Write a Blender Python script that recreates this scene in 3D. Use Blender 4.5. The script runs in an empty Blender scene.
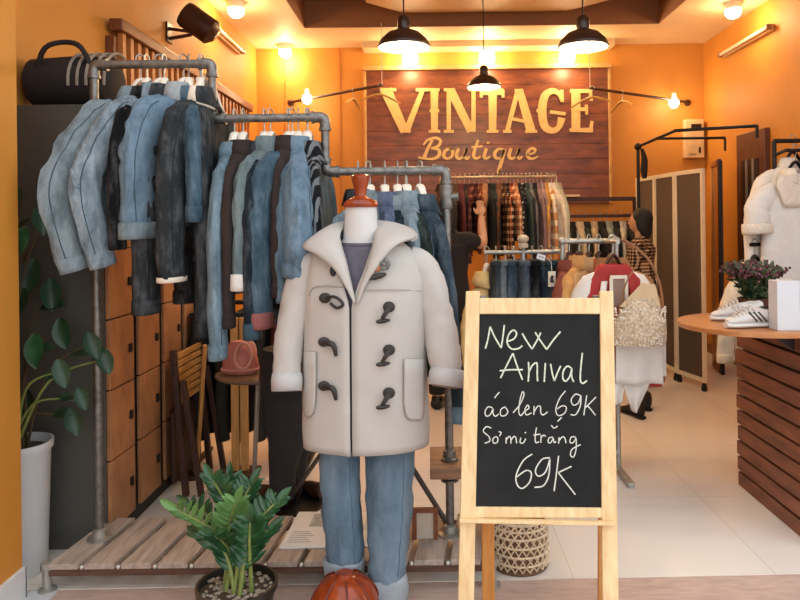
import bpy, math, random
from mathutils import Vector, Matrix, noise

# ------------------------------------------------------------------ camera model
F, CX, CY, H, RO = 700.0, 431.0, 224.0, 1.40, 0.012
CR, SR = math.cos(RO), math.sin(RO)
PI = math.pi

def ray(px, py):
    a, b = (px - CX) / F, (CY - py) / F
    return a * CR + b * SR, -a * SR + b * CR

def at(px, py, Y):
    x, z = ray(px, py)
    return Vector((x * Y, Y, H + z * Y))

def on_z(px, py, z=0.0):
    x, zz = ray(px, py)
    Y = (z - H) / zz
    return Vector((x * Y, Y, z))

def on_x(px, py, X):
    x, zz = ray(px, py)
    Y = X / x
    return Vector((X, Y, H + zz * Y))

def S(h):
    h = h.lstrip('#')
    c = [int(h[i:i + 2], 16) / 255 for i in (0, 2, 4)]
    return tuple(x / 12.92 if x <= 0.04045 else ((x + 0.055) / 1.055) ** 2.4 for x in c)

COL = bpy.context.scene.collection
rnd = random.Random(7)

# ------------------------------------------------------------------ materials
MATS = {}

def new_mat(name):
    m = bpy.data.materials.new(name)
    m.use_nodes = True
    nt = m.node_tree
    return m, nt, nt.nodes['Principled BSDF']

def coords(nt, scale=(1, 1, 1), rot=(0, 0, 0)):
    tc = nt.nodes.new('ShaderNodeTexCoord')
    mp = nt.nodes.new('ShaderNodeMapping')
    mp.inputs['Scale'].default_value = scale
    mp.inputs['Rotation'].default_value = rot
    nt.links.new(tc.outputs['Object'], mp.inputs['Vector'])
    return mp.outputs['Vector']

def ramp(nt, fac, stops):
    r = nt.nodes.new('ShaderNodeValToRGB')
    el = r.color_ramp.elements
    while len(el) < len(stops):
        el.new(0.5)
    for e, (p, c) in zip(el, stops):
        e.position = p
        e.color = (*c, 1)
    nt.links.new(fac, r.inputs['Fac'])
    return r.outputs['Color']

def noise_tex(nt, vec, scale, detail=3, rough=0.55):
    n = nt.nodes.new('ShaderNodeTexNoise')
    n.inputs['Scale'].default_value = scale
    n.inputs['Detail'].default_value = detail
    n.inputs['Roughness'].default_value = rough
    nt.links.new(vec, n.inputs['Vector'])
    return n.outputs['Fac']

def bump(nt, bs, h, strength, dist=0.01):
    b = nt.nodes.new('ShaderNodeBump')
    b.inputs['Strength'].default_value = strength
    b.inputs['Distance'].default_value = dist
    nt.links.new(h, b.inputs['Height'])
    nt.links.new(b.outputs['Normal'], bs.inputs['Normal'])

def mul(c, k):
    return tuple(max(0, min(1, x * k)) for x in c)

def plain(key, c, rough=0.6, var=0.12, scale=12, metal=0.0, bmp=0.0, bscale=60, spec=None, stretch=(1, 1, 1)):
    if key in MATS: return MATS[key]
    c = S(c)
    m, nt, bs = new_mat(key)
    v = coords(nt, stretch)
    f = noise_tex(nt, v, scale)
    nt.links.new(ramp(nt, f, [(0.3, mul(c, 1 - var)), (0.7, mul(c, 1 + var))]), bs.inputs['Base Color'])
    bs.inputs['Roughness'].default_value = rough
    bs.inputs['Metallic'].default_value = metal
    if spec is not None: bs.inputs['Specular IOR Level'].default_value = spec
    if bmp: bump(nt, bs, noise_tex(nt, v, bscale, 2), bmp)
    MATS[key] = m
    return m

def wood(key, c1, c2, scale=(1, 12, 12), n=4, rough=0.5, bmp=0.15):
    if key in MATS: return MATS[key]
    c1, c2 = S(c1), S(c2)
    m, nt, bs = new_mat(key)
    v = coords(nt, scale)
    f = noise_tex(nt, v, n, 5, 0.6)
    nt.links.new(ramp(nt, f, [(0.3, c1), (0.5, tuple((a + b) / 2 for a, b in zip(c1, c2))), (0.72, c2)]), bs.inputs['Base Color'])
    bs.inputs['Roughness'].default_value = rough
    bump(nt, bs, f, bmp, 0.004)
    MATS[key] = m
    return m

def denim(key, c, fade=1.5, rough=0.9, patch=7):
    if key in MATS: return MATS[key]
    c = S(c)
    m, nt, bs = new_mat(key)
    v = coords(nt, (1, 1, 0.6))
    big = noise_tex(nt, coords(nt, (1.3, 1.3, 0.5)), patch * 1.6, 6, 0.72)
    colr = ramp(nt, big, [(0.3, mul(c, 0.5)), (0.48, c), (0.68, mul(tuple(x * 0.85 + 0.06 for x in c), fade))])
    nt.links.new(colr, bs.inputs['Base Color'])
    bs.inputs['Roughness'].default_value = rough
    bs.inputs['Specular IOR Level'].default_value = 0.15
    wv = nt.nodes.new('ShaderNodeTexWave')
    wv.inputs['Scale'].default_value = 140
    wv.inputs['Distortion'].default_value = 3
    nt.links.new(coords(nt, (1, 1, 1), (0.5, 0.6, 0.3)), wv.inputs['Vector'])
    mx = nt.nodes.new('ShaderNodeMath'); mx.operation = 'MULTIPLY_ADD'
    nt.links.new(wv.outputs['Fac'], mx.inputs[0]); mx.inputs[1].default_value = 0.12
    nt.links.new(noise_tex(nt, v, 22, 3), mx.inputs[2])
    bump(nt, bs, mx.outputs[0], 0.8, 0.02)
    MATS[key] = m
    return m

def plaid(key, base, c2, c3, k=55.0, vert=False):
    if key in MATS: return MATS[key]
    base, c2, c3 = S(base), S(c2), S(c3)
    m, nt, bs = new_mat(key)
    tc = nt.nodes.new('ShaderNodeTexCoord')
    sp = nt.nodes.new('ShaderNodeSeparateXYZ')
    nt.links.new(tc.outputs['Object'], sp.inputs[0])
    def band(out, kk, thr):
        a = nt.nodes.new('ShaderNodeMath'); a.operation = 'MULTIPLY'; a.inputs[1].default_value = kk
        s = nt.nodes.new('ShaderNodeMath'); s.operation = 'SINE'
        g = nt.nodes.new('ShaderNodeMath'); g.operation = 'GREATER_THAN'; g.inputs[1].default_value = thr
        nt.links.new(out, a.inputs[0]); nt.links.new(a.outputs[0], s.inputs[0]); nt.links.new(s.outputs[0], g.inputs[0])
        return g.outputs[0]
    sm = nt.nodes.new('ShaderNodeMath'); sm.operation = 'ADD'
    nt.links.new(sp.outputs['X'], sm.inputs[0]); nt.links.new(sp.outputs['Y'], sm.inputs[1])
    h, w = band(sp.outputs['Z'], k * 1.6, 0.25), band(sm.outputs[0], k * 1.6, 0.25)
    def mix(fac, a, b):
        x = nt.nodes.new('ShaderNodeMix'); x.data_type = 'RGBA'
        nt.links.new(fac, x.inputs[0])
        for sock, val in ((x.inputs[6], a), (x.inputs[7], b)):
            if isinstance(val, tuple): sock.default_value = (*val, 1)
            else: nt.links.new(val, sock)
        return x.outputs[2]
    o = mix(w, base, c3) if vert else mix(w, mix(h, base, c2), mix(h, c2, c3))
    nt.links.new(o, bs.inputs['Base Color'])
    bs.inputs['Roughness'].default_value = 0.9
    bs.inputs['Specular IOR Level'].default_value = 0.15
    MATS[key] = m
    return m

def emit(key, c, strength, base=None):
    if key in MATS: return MATS[key]
    m, nt, bs = new_mat(key)
    c = S(c)
    bs.inputs['Base Color'].default_value = (*c, 1)
    bs.inputs['Emission Color'].default_value = (*c, 1)
    bs.inputs['Emission Strength'].default_value = strength
    MATS[key] = m
    return m

# ------------------------------------------------------------------ mesh building
def catmull(P, sub=4):
    P = [Vector(p) for p in P]
    out = []
    n = len(P)
    for i in range(n - 1):
        p0, p1, p2, p3 = P[max(i - 1, 0)], P[i], P[i + 1], P[min(i + 2, n - 1)]
        for k in range(sub):
            t = k / sub
            out.append(0.5 * ((2 * p1) + (p2 - p0) * t + (2 * p0 - 5 * p1 + 4 * p2 - p3) * t * t + (3 * p1 - p0 - 3 * p2 + p3) * t ** 3))
    out.append(P[-1])
    return out

def lerp_list(L, t):
    x = t * (len(L) - 1)
    i = min(int(x), len(L) - 2)
    return L[i] + (L[i + 1] - L[i]) * (x - i)

class MB:
    def __init__(s):
        s.v, s.f = [], []
    def add(s, vs, fs):
        b = len(s.v)
        s.v += [Vector(v) for v in vs]
        s.f += [tuple(b + i for i in f) for f in fs]
        return s
    def box(s, c, d, M=None):
        x, y, z = d[0] / 2, d[1] / 2, d[2] / 2
        vs = [Vector((i * x, j * y, k * z)) for i in (-1, 1) for j in (-1, 1) for k in (-1, 1)]
        if M is not None: vs = [M @ v for v in vs]
        vs = [v + Vector(c) for v in vs]
        return s.add(vs, [(0, 1, 3, 2), (4, 6, 7, 5), (0, 4, 5, 1), (2, 3, 7, 6), (0, 2, 6, 4), (1, 5, 7, 3)])
    def box2(s, lo, hi):
        lo, hi = Vector(lo), Vector(hi)
        return s.box((lo + hi) / 2, hi - lo)
    def bar(s, p, q, w, h, up=(0, 0, 1)):
        p, q = Vector(p), Vector(q)
        d = (q - p); L = d.length; d.normalize()
        u = Vector(up)
        x = d.cross(u)
        if x.length < 1e-4: x = d.cross(Vector((0, 1, 0)))
        x.normalize(); u = x.cross(d)
        M = Matrix((x, d, u)).transposed()
        return s.box((p + q) / 2, (w, L, h), M)
    def loft(s, rings, cap0=True, cap1=True, closed=True):
        n = len(rings[0]); vs = [p for r in rings for p in r]; fs = []
        for i in range(len(rings) - 1):
            for j in range(n if closed else n - 1):
                a, b = i * n + j, i * n + (j + 1) % n
                fs.append((a, b, b + n, a + n))
        if cap0: fs.append(tuple(range(n - 1, -1, -1)))
        if cap1: fs.append(tuple((len(rings) - 1) * n + j for j in range(n)))
        return s.add(vs, fs)
    def tube(s, P, r, n=8, cap=True, flat=1.0, up=None, wob=0.0, seed=0):
        P = [Vector(p) for p in P]
        N = len(P)
        rr = list(r) if isinstance(r, (list, tuple)) else [r] * N
        if len(rr) != N: rr = [lerp_list(rr, i / (N - 1)) for i in range(N)]
        rings = []; ref = None
        for i, p in enumerate(P):
            t = (P[min(i + 1, N - 1)] - P[max(i - 1, 0)])
            if t.length < 1e-9: t = Vector((0, 0, 1))
            t.normalize()
            if ref is None:
                u = Vector(up) if up else (Vector((0, 0, 1)) if abs(t.z) < 0.9 else Vector((0, 1, 0)))
            else: u = ref
            x = t.cross(u)
            if x.length < 1e-5: x = t.orthogonal()
            x.normalize(); u = x.cross(t); ref = u
            ring = []
            for k in range(n):
                a = 2 * PI * k / n
                q = rr[i]
                if wob:
                    q *= 1 + wob * noise.noise(Vector((math.cos(a) * 1.3 + seed * 7.1, math.sin(a) * 1.3, i * 0.55 + seed)))
                ring.append(p + x * math.cos(a) * q + u * math.sin(a) * q * flat)
            rings.append(ring)
        return s.loft(rings, cap, cap)
    def cyl(s, p, q, r, r2=None, n=16):
        return s.tube([p, q], [r, r if r2 is None else r2], n)
    def lathe(s, prof, c=(0, 0, 0), n=24, M=None, cap0=True, cap1=True):
        rings = []
        for r, z in prof:
            ring = [Vector((r * math.cos(2 * PI * k / n), r * math.sin(2 * PI * k / n), z)) for k in range(n)]
            if M is not None: ring = [M @ v for v in ring]
            rings.append([v + Vector(c) for v in ring])
        return s.loft(rings, cap0, cap1)
    def ball(s, c, r, n=16, m=10, M=None):
        r = (r, r, r) if not isinstance(r, (tuple, list)) else r
        rings = []
        for i in range(m + 1):
            t = -PI / 2 + PI * (i + 0.02) / (m + 0.04)
            ring = [Vector((r[0] * math.cos(t) * math.cos(2 * PI * k / n), r[1] * math.cos(t) * math.sin(2 * PI * k / n), r[2] * math.sin(t))) for k in range(n)]
            if M is not None: ring = [M @ v for v in ring]
            rings.append([v + Vector(c) for v in ring])
        return s.loft(rings)
    def grid(s, rows):
        return s.loft(rows, False, False, False)
    def prism(s, poly, off):
        off = Vector(off); n = len(poly); P = [Vector(p) for p in poly]
        vs = P + [p + off for p in P]
        fs = [tuple(range(n - 1, -1, -1)), tuple(range(n, 2 * n))]
        for i in range(n):
            j = (i + 1) % n
            fs.append((i, j, j + n, i + n))
        return s.add(vs, fs)
    def ribbon(s, P, w, side_fn, nrm, th):
        """flat stroke lying on a plane with normal nrm"""
        P = [Vector(p) for p in P]; N = len(P); nrm = Vector(nrm).normalized(); rings = []
        for i, p in enumerate(P):
            t = (P[min(i + 1, N - 1)] - P[max(i - 1, 0)]).normalized()
            x = t.cross(nrm).normalized()
            ww = (w if not isinstance(w, (list, tuple)) else lerp_list(w, i / (N - 1))) / 2
            rings.append([p - x * ww, p + x * ww, p + x * ww + nrm * th, p - x * ww + nrm * th])
        return s.loft(rings)
    def xf(s, M):
        s.v = [M @ v for v in s.v]
        return s
    def build(s, name, mat, parent=None, local=False, smooth=True, bevel=0, solid=0, sub=0, remesh=0, off=0):
        me = bpy.data.meshes.new(name)
        vs = s.v; loc = Vector((0, 0, 0)); rz = 0
        if parent is None:
            lo = [min(v[i] for v in vs) for i in range(3)]; hi = [max(v[i] for v in vs) for i in range(3)]
            loc = Vector(((lo[0] + hi[0]) / 2, (lo[1] + hi[1]) / 2, lo[2]))
            vs = [v - loc for v in vs]
        elif not local:
            r = parent
            while r.parent: r = r.parent
            I = (Matrix.Translation(r.location) @ Matrix.Rotation(r.rotation_euler.z, 4, 'Z')).inverted()
            if parent.parent is None and parent.type == 'MESH': pass
            vs = [I @ v for v in vs]
        me.from_pydata([tuple(v) for v in vs], [], s.f)
        me.validate(); me.update()
        o = bpy.data.objects.new(name, me)
        COL.objects.link(o)
        o.location = loc
        if parent is not None: o.parent = parent
        me.materials.append(mat)
        if smooth:
            for p in me.polygons: p.use_smooth = True
            try: me.set_sharp_from_angle(angle=math.radians(42))
            except Exception: pass
        if remesh:
            md = o.modifiers.new('r', 'REMESH'); md.mode = 'VOXEL'; md.voxel_size = remesh; md.use_smooth_shade = True
            md = o.modifiers.new('s', 'SMOOTH'); md.iterations = 4; md.factor = 0.5
        if solid:
            md = o.modifiers.new('so', 'SOLIDIFY'); md.thickness = solid; md.offset = off
        if bevel:
            md = o.modifiers.new('b', 'BEVEL'); md.width = bevel; md.segments = 2; md.limit_method = 'ANGLE'
        if sub:
            md = o.modifiers.new('ss', 'SUBSURF'); md.levels = sub; md.render_levels = sub
        return o

def tag(o, label=None, cat=None, group=None, kind=None):
    if label: o['label'] = label
    if cat: o['category'] = cat
    if group: o['group'] = group
    if kind: o['kind'] = kind
    return o

def thing(name, label, cat, loc=(0, 0, 0), rz=0, group=None):
    o = bpy.data.objects.new(name, None)
    o.empty_display_size = 0.1
    COL.objects.link(o)
    o.location = loc; o.rotation_euler = (0, 0, rz)
    return tag(o, label, cat, group)

def struct(mb, name, mat, **k):
    o = mb.build(name, mat, **k)
    o['kind'] = 'structure'
    return o

def copy_tree(o, parent=None):
    c = o.copy(); COL.objects.link(c)
    if parent is not None: c.parent = parent
    for ch in [x for x in bpy.data.objects if x.parent == o]:
        copy_tree(ch, c)
    return c

def lamp(loc, power, color, r=0.05, name='lamp_light', parent=None, spot=None):
    l = bpy.data.lights.new(name, 'SPOT' if spot else 'POINT')
    l.energy = power; l.color = color; l.shadow_soft_size = r
    if spot: l.spot_size = spot; l.spot_blend = 0.6
    o = bpy.data.objects.new(name, l); COL.objects.link(o)
    if parent is not None:
        o.parent = parent; o.location = Vector(loc) - parent.location
    else: o.location = loc
    return o
EXPO, WORLD, PEND, SPOT, CYL, BULB = 0.0, 1.85, 20, 9, 9, 5
# ------------------------------------------------------------------ scene settings
sc = bpy.context.scene
sc.view_settings.view_transform = 'Standard'
sc.view_settings.look = 'None'
sc.view_settings.gamma = 1
sc.view_settings.use_curve_mapping = False
sc.view_settings.exposure = EXPO
cam_d = bpy.data.cameras.new('camera')
cam_d.sensor_width = 36; cam_d.lens = F / 800 * 36
cam_d.shift_x = (400 - CX) / 800; cam_d.shift_y = (CY - 300) / 800
cam_d.clip_start = 0.05
cam = bpy.data.objects.new('camera', cam_d); COL.objects.link(cam)
cam.matrix_world = Matrix(((CR, SR, 0, 0), (0, 0, -1, 0), (-SR, CR, 0, H), (0, 0, 0, 1)))
sc.camera = cam
w = bpy.data.worlds.new('world'); sc.world = w; w.use_nodes = True
w.node_tree.nodes['Background'].inputs[0].default_value = (0.93, 0.965, 1.0, 1)
w.node_tree.nodes['Background'].inputs[1].default_value = WORLD

# ------------------------------------------------------------------ common materials
orange = plain('orange_paint', '#c4832f', 0.6, 0.06, 2.5, bmp=0.05, bscale=30)
cream_ceil = plain('cream_ceiling_paint', '#dcc096', 0.6, 0.05, 3)
brown_ceil = plain('brown_ceiling_paint', '#8a5a33', 0.6, 0.06, 3)
white_paint = plain('white_tile', '#cfd0d2', 0.35, 0.03, 8)
steel = plain('galvanised_pipe', '#7c7a76', 0.42, 0.3, 40, metal=0.75, bmp=0.2, bscale=90)
black_metal = plain('black_metal', '#221d1b', 0.45, 0.2, 30, metal=0.5)
pale_metal = plain('pale_metal', '#a9a79f', 0.4, 0.15, 30, metal=0.6)
cream_plastic = plain('cream_plastic', '#e9ddcc', 0.4, 0.05, 10)
pine = wood('pine', '#d9b27c', '#f0d6a6', (9, 9, 1.2), 5, 0.45, 0.08)
pine_dark = wood('orange_pine', '#b87432', '#d69a52', (9, 9, 1.2), 5, 0.45, 0.08)
tan_wood = wood('tan_wood', '#b07b3d', '#d29b58', (10, 10, 1.5), 4, 0.5)
dark_wood = wood('dark_wood', '#2c1710', '#4d2a1b', (8, 8, 1.5), 4, 0.5)
red_wood = wood('varnished_red_wood', '#7c3014', '#a84a22', (6, 6, 2), 4, 0.18, 0.03)
pallet_wood = wood('weathered_pallet_wood', '#94857a', '#c4b3a5', (12, 1.2, 12), 4, 0.75, 0.2)
pallet_dark = wood('brown_pallet_wood', '#4a3227', '#6d4c3c', (1.2, 12, 12), 4, 0.7, 0.2)
counter_wood = wood('counter_slat_wood', '#5c3526', '#965a40', (9, 1.2, 9), 4, 0.5, 0.1)
counter_top_m = wood('counter_top_wood', '#a8683a', '#c98a52', (1.2, 9, 9), 3, 0.35, 0.04)

# ------------------------------------------------------------------ the setting
WL, WR, WB, ZC = -1.85, 2.94, 7.5, 3.30
# glossy tiled floor
m, nt, bs = new_mat('polished_floor_tile')
v = coords(nt)
br = nt.nodes.new('ShaderNodeTexBrick')
br.offset = 0
br.inputs['Scale'].default_value = 1.0
br.inputs['Brick Width'].default_value = 0.8; br.inputs['Row Height'].default_value = 0.8
br.inputs['Mortar Size'].default_value = 0.0025
br.inputs['Color1'].default_value = (*S('#f0eae1'), 1); br.inputs['Color2'].default_value = (*S('#ede6dc'), 1)
br.inputs['Mortar'].default_value = (*S('#dcd3c6'), 1)
nt.links.new(v, br.inputs['Vector'])
nt.links.new(br.outputs['Color'], bs.inputs['Base Color'])
bs.inputs['Roughness'].default_value = 0.16
MATS['floor'] = m
f = MB()
pA, pB = Vector((WL - .1, 2.705, 0)), Vector((WR + .1, 2.80, 0))
f.prism([(pA.x, pA.y, -.06), (pB.x, pB.y, -.06), (pB.x, WB + .1, -.06), (pA.x, WB + .1, -.06)], (0, 0, .06))
struct(f, 'floor', m, smooth=False)
f = MB()
f.prism([(-6, -5, -.06), (6, -5, -.06), (6, 2.80 + .095 * .62, -.06), (pB.x, pB.y - .001, -.06), (pA.x, pA.y - .001, -.06), (-6, 2.57, -.06)], (0, 0, .058))
pav = plain('pinkish_paving', '#c4aa9c', 0.8, 0.14, 25, bmp=0.25, bscale=120, stretch=(.5, 2, 1))
struct(f, 'floor_paving', pav, smooth=False)

struct(MB().box2((WL - .12, 2.66, 0), (WL, WB + .1, 3.65)), 'wall_left', orange, smooth=False)
struct(MB().box2((WR, 2.75, 0), (WR + .12, WB + .1, 3.65)), 'wall_right', orange, smooth=False)
struct(MB().box2((WL, WB, 0), (WR, WB + .12, 3.65)), 'wall_back', orange, smooth=False)
struct(MB().box2((-3.2, .5, 0), (-1.566, 2.655, 3.65)), 'wall_front', orange, smooth=False)
bb = MB().box2((-1.57, .5, 0), (-1.552, 2.662, .118))
bb.box2((-1.69, 2.65, 0), (-1.552, 2.668, .118))
struct(bb, 'baseboard_front', white_paint, smooth=False, bevel=.003)
struct(MB().box2((-1.56, 1.5, -.004), (-1.455, 2.70, .003)), 'trim_1', white_paint, smooth=False)
CEIL0 = 2.95
# ceiling with a coffered recess
rx0, rx1, ry0, ry1 = -1.2, 2.22, 3.4, 6.75
c = MB()
c.box2((WL - .1, CEIL0, ZC), (rx0, WB, 3.65)); c.box2((rx1, CEIL0, ZC), (WR + .1, WB, 3.65))
c.box2((rx0, CEIL0, ZC), (rx1, ry0, 3.65)); c.box2((rx0, ry1, ZC), (rx1, WB, 3.65))
struct(c, 'ceiling', cream_ceil, smooth=False)
c = MB()
c.box2((rx0, ry0, 3.56), (rx1, ry1, 3.64))
t_ = .006
c.box2((rx0, ry0, ZC + .004), (rx0 + t_, ry1, 3.56)); c.box2((rx1 - t_, ry0, ZC + .004), (rx1, ry1, 3.56))
c.box2((rx0, ry0, ZC + .004), (rx1, ry0 + t_, 3.56)); c.box2((rx0, ry1 - t_, ZC + .004), (rx1, ry1, 3.56))
struct(c, 'ceiling_recess', brown_ceil, smooth=False)
c = MB()
cx, hw, y0, y1 = .54, 1.1, 3.75, 6.62
k = .32
c.prism([(cx - hw, y0 + k, 3.40), (cx - hw + k, y0, 3.40), (cx + hw - k, y0, 3.40), (cx + hw, y0 + k, 3.40), (cx + hw, y1 - k, 3.40), (cx + hw - k, y1, 3.40), (cx - hw + k, y1, 3.40), (cx - hw, y1 - k, 3.40)], (0, 0, .157))
struct(c, 'ceiling_panel', plain('tan_ceiling_paint', '#b98f58', 0.6, 0.05, 3), smooth=False)
ring = MB()
rp = at(488, -5, 5.6)
ring.tube([(.55 + .3 * math.cos(a * PI / 16), 5.6 + .3 * math.sin(a * PI / 16), 3.395) for a in range(33)], .016, 8)
struct(ring, 'trim_2', cream_ceil)
a_, b_ = at(363, 47, 7.4), at(612, 47, 7.4)
struct(MB().box2((a_.x, 7.26, 3.235), (b_.x, WB, ZC)), 'trim_3', cream_ceil, smooth=False, bevel=.006)
# thin vertical cover strips on the back wall
for i, px in enumerate((285, 340)):
    p = at(px, 100, 7.49)
    struct(MB().box2((p.x - .006, 7.488, .0), (p.x + .006, 7.5, ZC)), 'trim_%d' % (4 + i), plain('dark_orange_trim', '#b8701f', .5), smooth=False)
# low skirting
bbm = plain('brown_skirting', '#8a5a30', .5)
struct(MB().box2((WL, 2.70, 0), (WL + .012, WB, .1)), 'baseboard_left', bbm, smooth=False)
struct(MB().box2((WL, WB - .012, 0), (WR, WB, .1)), 'baseboard_back', bbm, smooth=False)
struct(MB().box2((WR - .012, 2.7, 0), (WR, WB, .1)), 'baseboard_right', bbm, smooth=False)
# brown louvred door on the right wall
dp0, dp1 = on_x(741, 141, WR), on_x(770, 133, WR)
dy0, dy1, dz = dp1.y, dp0.y, 2.2
door_m = wood('door_wood', '#4a2a1c', '#6f4230', (9, 9, 1.5), 4, .45)
d = struct(MB().box2((WR - .045, dy0, 0.0), (WR - .002, dy1, dz)), 'door_1', door_m, smooth=False, bevel=.004)
g = MB()
for i in range(3):
    yy = dy0 + .12 + i * .13
    g.box2((WR - .052, yy, 1.1), (WR - .043, yy + .07, 1.95))
g.build('panel', plain('dark_panel', '#24140e', .5), d, smooth=False)
g = MB()
for i in range(2):
    yy = dy0 + .205 + i * .13
    g.box2((WR - .056, yy, 1.1), (WR - .043, yy + .03, 1.95))
g.build('glazing_bar', plain('grey_bar', '#8d8278', .5), d, smooth=False)

# ------------------------------------------------------------------ sign board
sw = wood('sign_planks', '#4d2616', '#94522e', (1.2, 5, 4.5), 3.0, 0.4, 0.1)
tl, tr = at(366, 71, 7.44), at(608, 71, 7.44)
x0, x1, zt, zb = tl.x, tr.x, 3.035, 1.60
sg = thing('shop_sign', 'large brown plank sign reading VINTAGE Boutique on the back wall', 'sign', ((x0 + x1) / 2, 7.45, zb))
b = MB()
npk = 9
for i in range(npk):
    za = zb + (zt - zb) * i / npk; zc = zb + (zt - zb) * (i + 1) / npk - .0015
    b.box2((x0, 7.452, za), (x1, 7.495, zc))
b.build('board', sw, sg, smooth=False, bevel=.002)
fr = MB()
fr.box2((x0 - .03, 7.40, zt), (x1 + .03, 7.497, zt + .045))
fr.box2((x0 - .028, 7.435, zb), (x0, 7.497, zt)); fr.box2((x1, 7.435, zb), (x1 + .028, 7.497, zt))
fr.build('frame', tag_m := plain('tan_frame', '#c79a5c', .5), sg, smooth=False, bevel=.003)
cream = plain('cream_paint', '#e2bd78', .6, .1, 25)
YS = 7.451
def zp(x, y): return at(360 + x / 3.077, 60 + y / 3.077, YS)
PXM = YS / F / 3.077      # metres per zoom pixel
SCNT = 0
def stroke(mb, pts, w, smooth=False):
    P = [zp(*p) for p in pts]
    if smooth: P = catmull(P, 5)
    w = [x * PXM for x in w] if isinstance(w, (list, tuple)) else w * PXM
    global SCNT
    SCNT += 1
    mb.ribbon(P, w, None, (0, -1, 0), .010 + .0007 * (SCNT % 7))
def letter(strokes, label):
    mb = MB()
    for s_ in strokes: stroke(mb, *s_)
    tag(mb.build('letter', cream, sg, smooth=False), label)
letter([([(80, 92), (138, 222)], [36, 26]), ([(193, 92), (142, 222)], [14, 20]), ([(62, 92), (112, 92)], 10), ([(172, 92), (212, 92)], 10), ([(124, 220), (156, 220)], 8)], 'cream capital V')
letter([([(229, 90), (229, 222)], [24, 20]), ([(213, 92), (245, 92)], 9), ([(211, 220), (247, 220)], 9), ([(214, 156), (244, 156)], 9)], 'cream capital I')
letter([([(273, 90), (273, 222)], 13), ([(278, 92), (342, 220)], [26, 24]), ([(349, 90), (349, 222)], 13), ([(258, 92), (290, 92)], 9), ([(258, 220), (289, 220)], 9), ([(334, 92), (364, 92)], 9)], 'cream capital N')
letter([([(408, 92), (408, 222)], [26, 22]), ([(372, 98), (440, 98)], [20, 20]), ([(373, 92), (373, 116)], 9), ([(440, 92), (440, 116)], 9), ([(390, 220), (426, 220)], 9)], 'cream capital T')
letter([([(486, 92), (452, 222)], [14, 14]), ([(490, 92), (527, 222)], [22, 28]), ([(462, 180), (520, 192)], 9), ([(440, 220), (466, 220)], 9), ([(508, 220), (545, 220)], 9), ([(476, 94), (500, 94)], 8)], 'cream capital A')
letter([([(622, 128), (612, 104), (590, 96), (568, 112), (560, 156), (568, 204), (592, 218), (612, 206), (620, 178)], [10, 14, 18, 24, 26, 24, 18, 16, 24], True), ([(584, 160), (632, 166)], 10), ([(543, 156), (565, 156)], 10), ([(620, 92), (622, 130)], 10)], 'cream capital G')
letter([([(664, 90), (664, 222)], [28, 26]), ([(646, 96), (714, 96)], [11, 13]), ([(644, 216), (716, 216)], [11, 15]), ([(650, 152), (698, 152)], 11), ([(708, 92), (712, 126)], 10), ([(714, 188), (708, 222)], 10), ([(696, 138), (697, 168)], 9)], 'cream capital E')
bq = MB()
SW = [([(196, 300), (206, 272), (218, 246)], [11, 9, 8]), ([(194, 262), (206, 246), (228, 240), (240, 250), (232, 266), (214, 272)], [5, 6, 8, 9, 8, 5]),
      ([(214, 272), (234, 276), (236, 292), (222, 304), (200, 304), (180, 300)], [5, 9, 11, 8, 6, 6]),
      ([(264, 274), (252, 280), (248, 296), (258, 304), (270, 296), (272, 280), (264, 274), (276, 276)], [7, 9, 10, 7, 8, 10, 6, 4]),
      ([(288, 272), (282, 294), (290, 304), (304, 292), (310, 272), (304, 294), (310, 304), (318, 296)], [8, 10, 8, 6, 8, 10, 8, 5]),
      ([(340, 246), (330, 280), (328, 296), (336, 304), (346, 296)], [7, 10, 10, 8, 4]), ([(322, 268), (352, 266)], 6),
      ([(362, 272), (356, 296), (362, 304), (372, 296)], [9, 10, 8, 4]), ([(366, 252), (367, 258)], 9),
      ([(408, 276), (394, 274), (384, 288), (388, 302), (400, 300), (410, 276), (402, 312), (394, 346), (402, 334)], [6, 7, 10, 9, 6, 9, 11, 10, 4]),
      ([(428, 272), (422, 294), (430, 304), (444, 292), (450, 272), (444, 294), (450, 304), (458, 296)], [8, 10, 8, 6, 8, 10, 8, 5]),
      ([(470, 292), (488, 286), (492, 276), (482, 272), (472, 284), (474, 300), (486, 304), (500, 296)], [5, 6, 8, 7, 10, 9, 7, 4])]
def sx(x): return 186 + (x - 186) * (548 - 186) / (500 - 186)
for p, wd in SW:
    stroke(bq, [(sx(x), y) for x, y in p], [q * 1.05 for q in wd] if isinstance(wd, list) else wd, True)
tag(bq.build('lettering', cream, sg, smooth=False), 'cream script lettering reading Boutique')
stroke_tail = None

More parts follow.
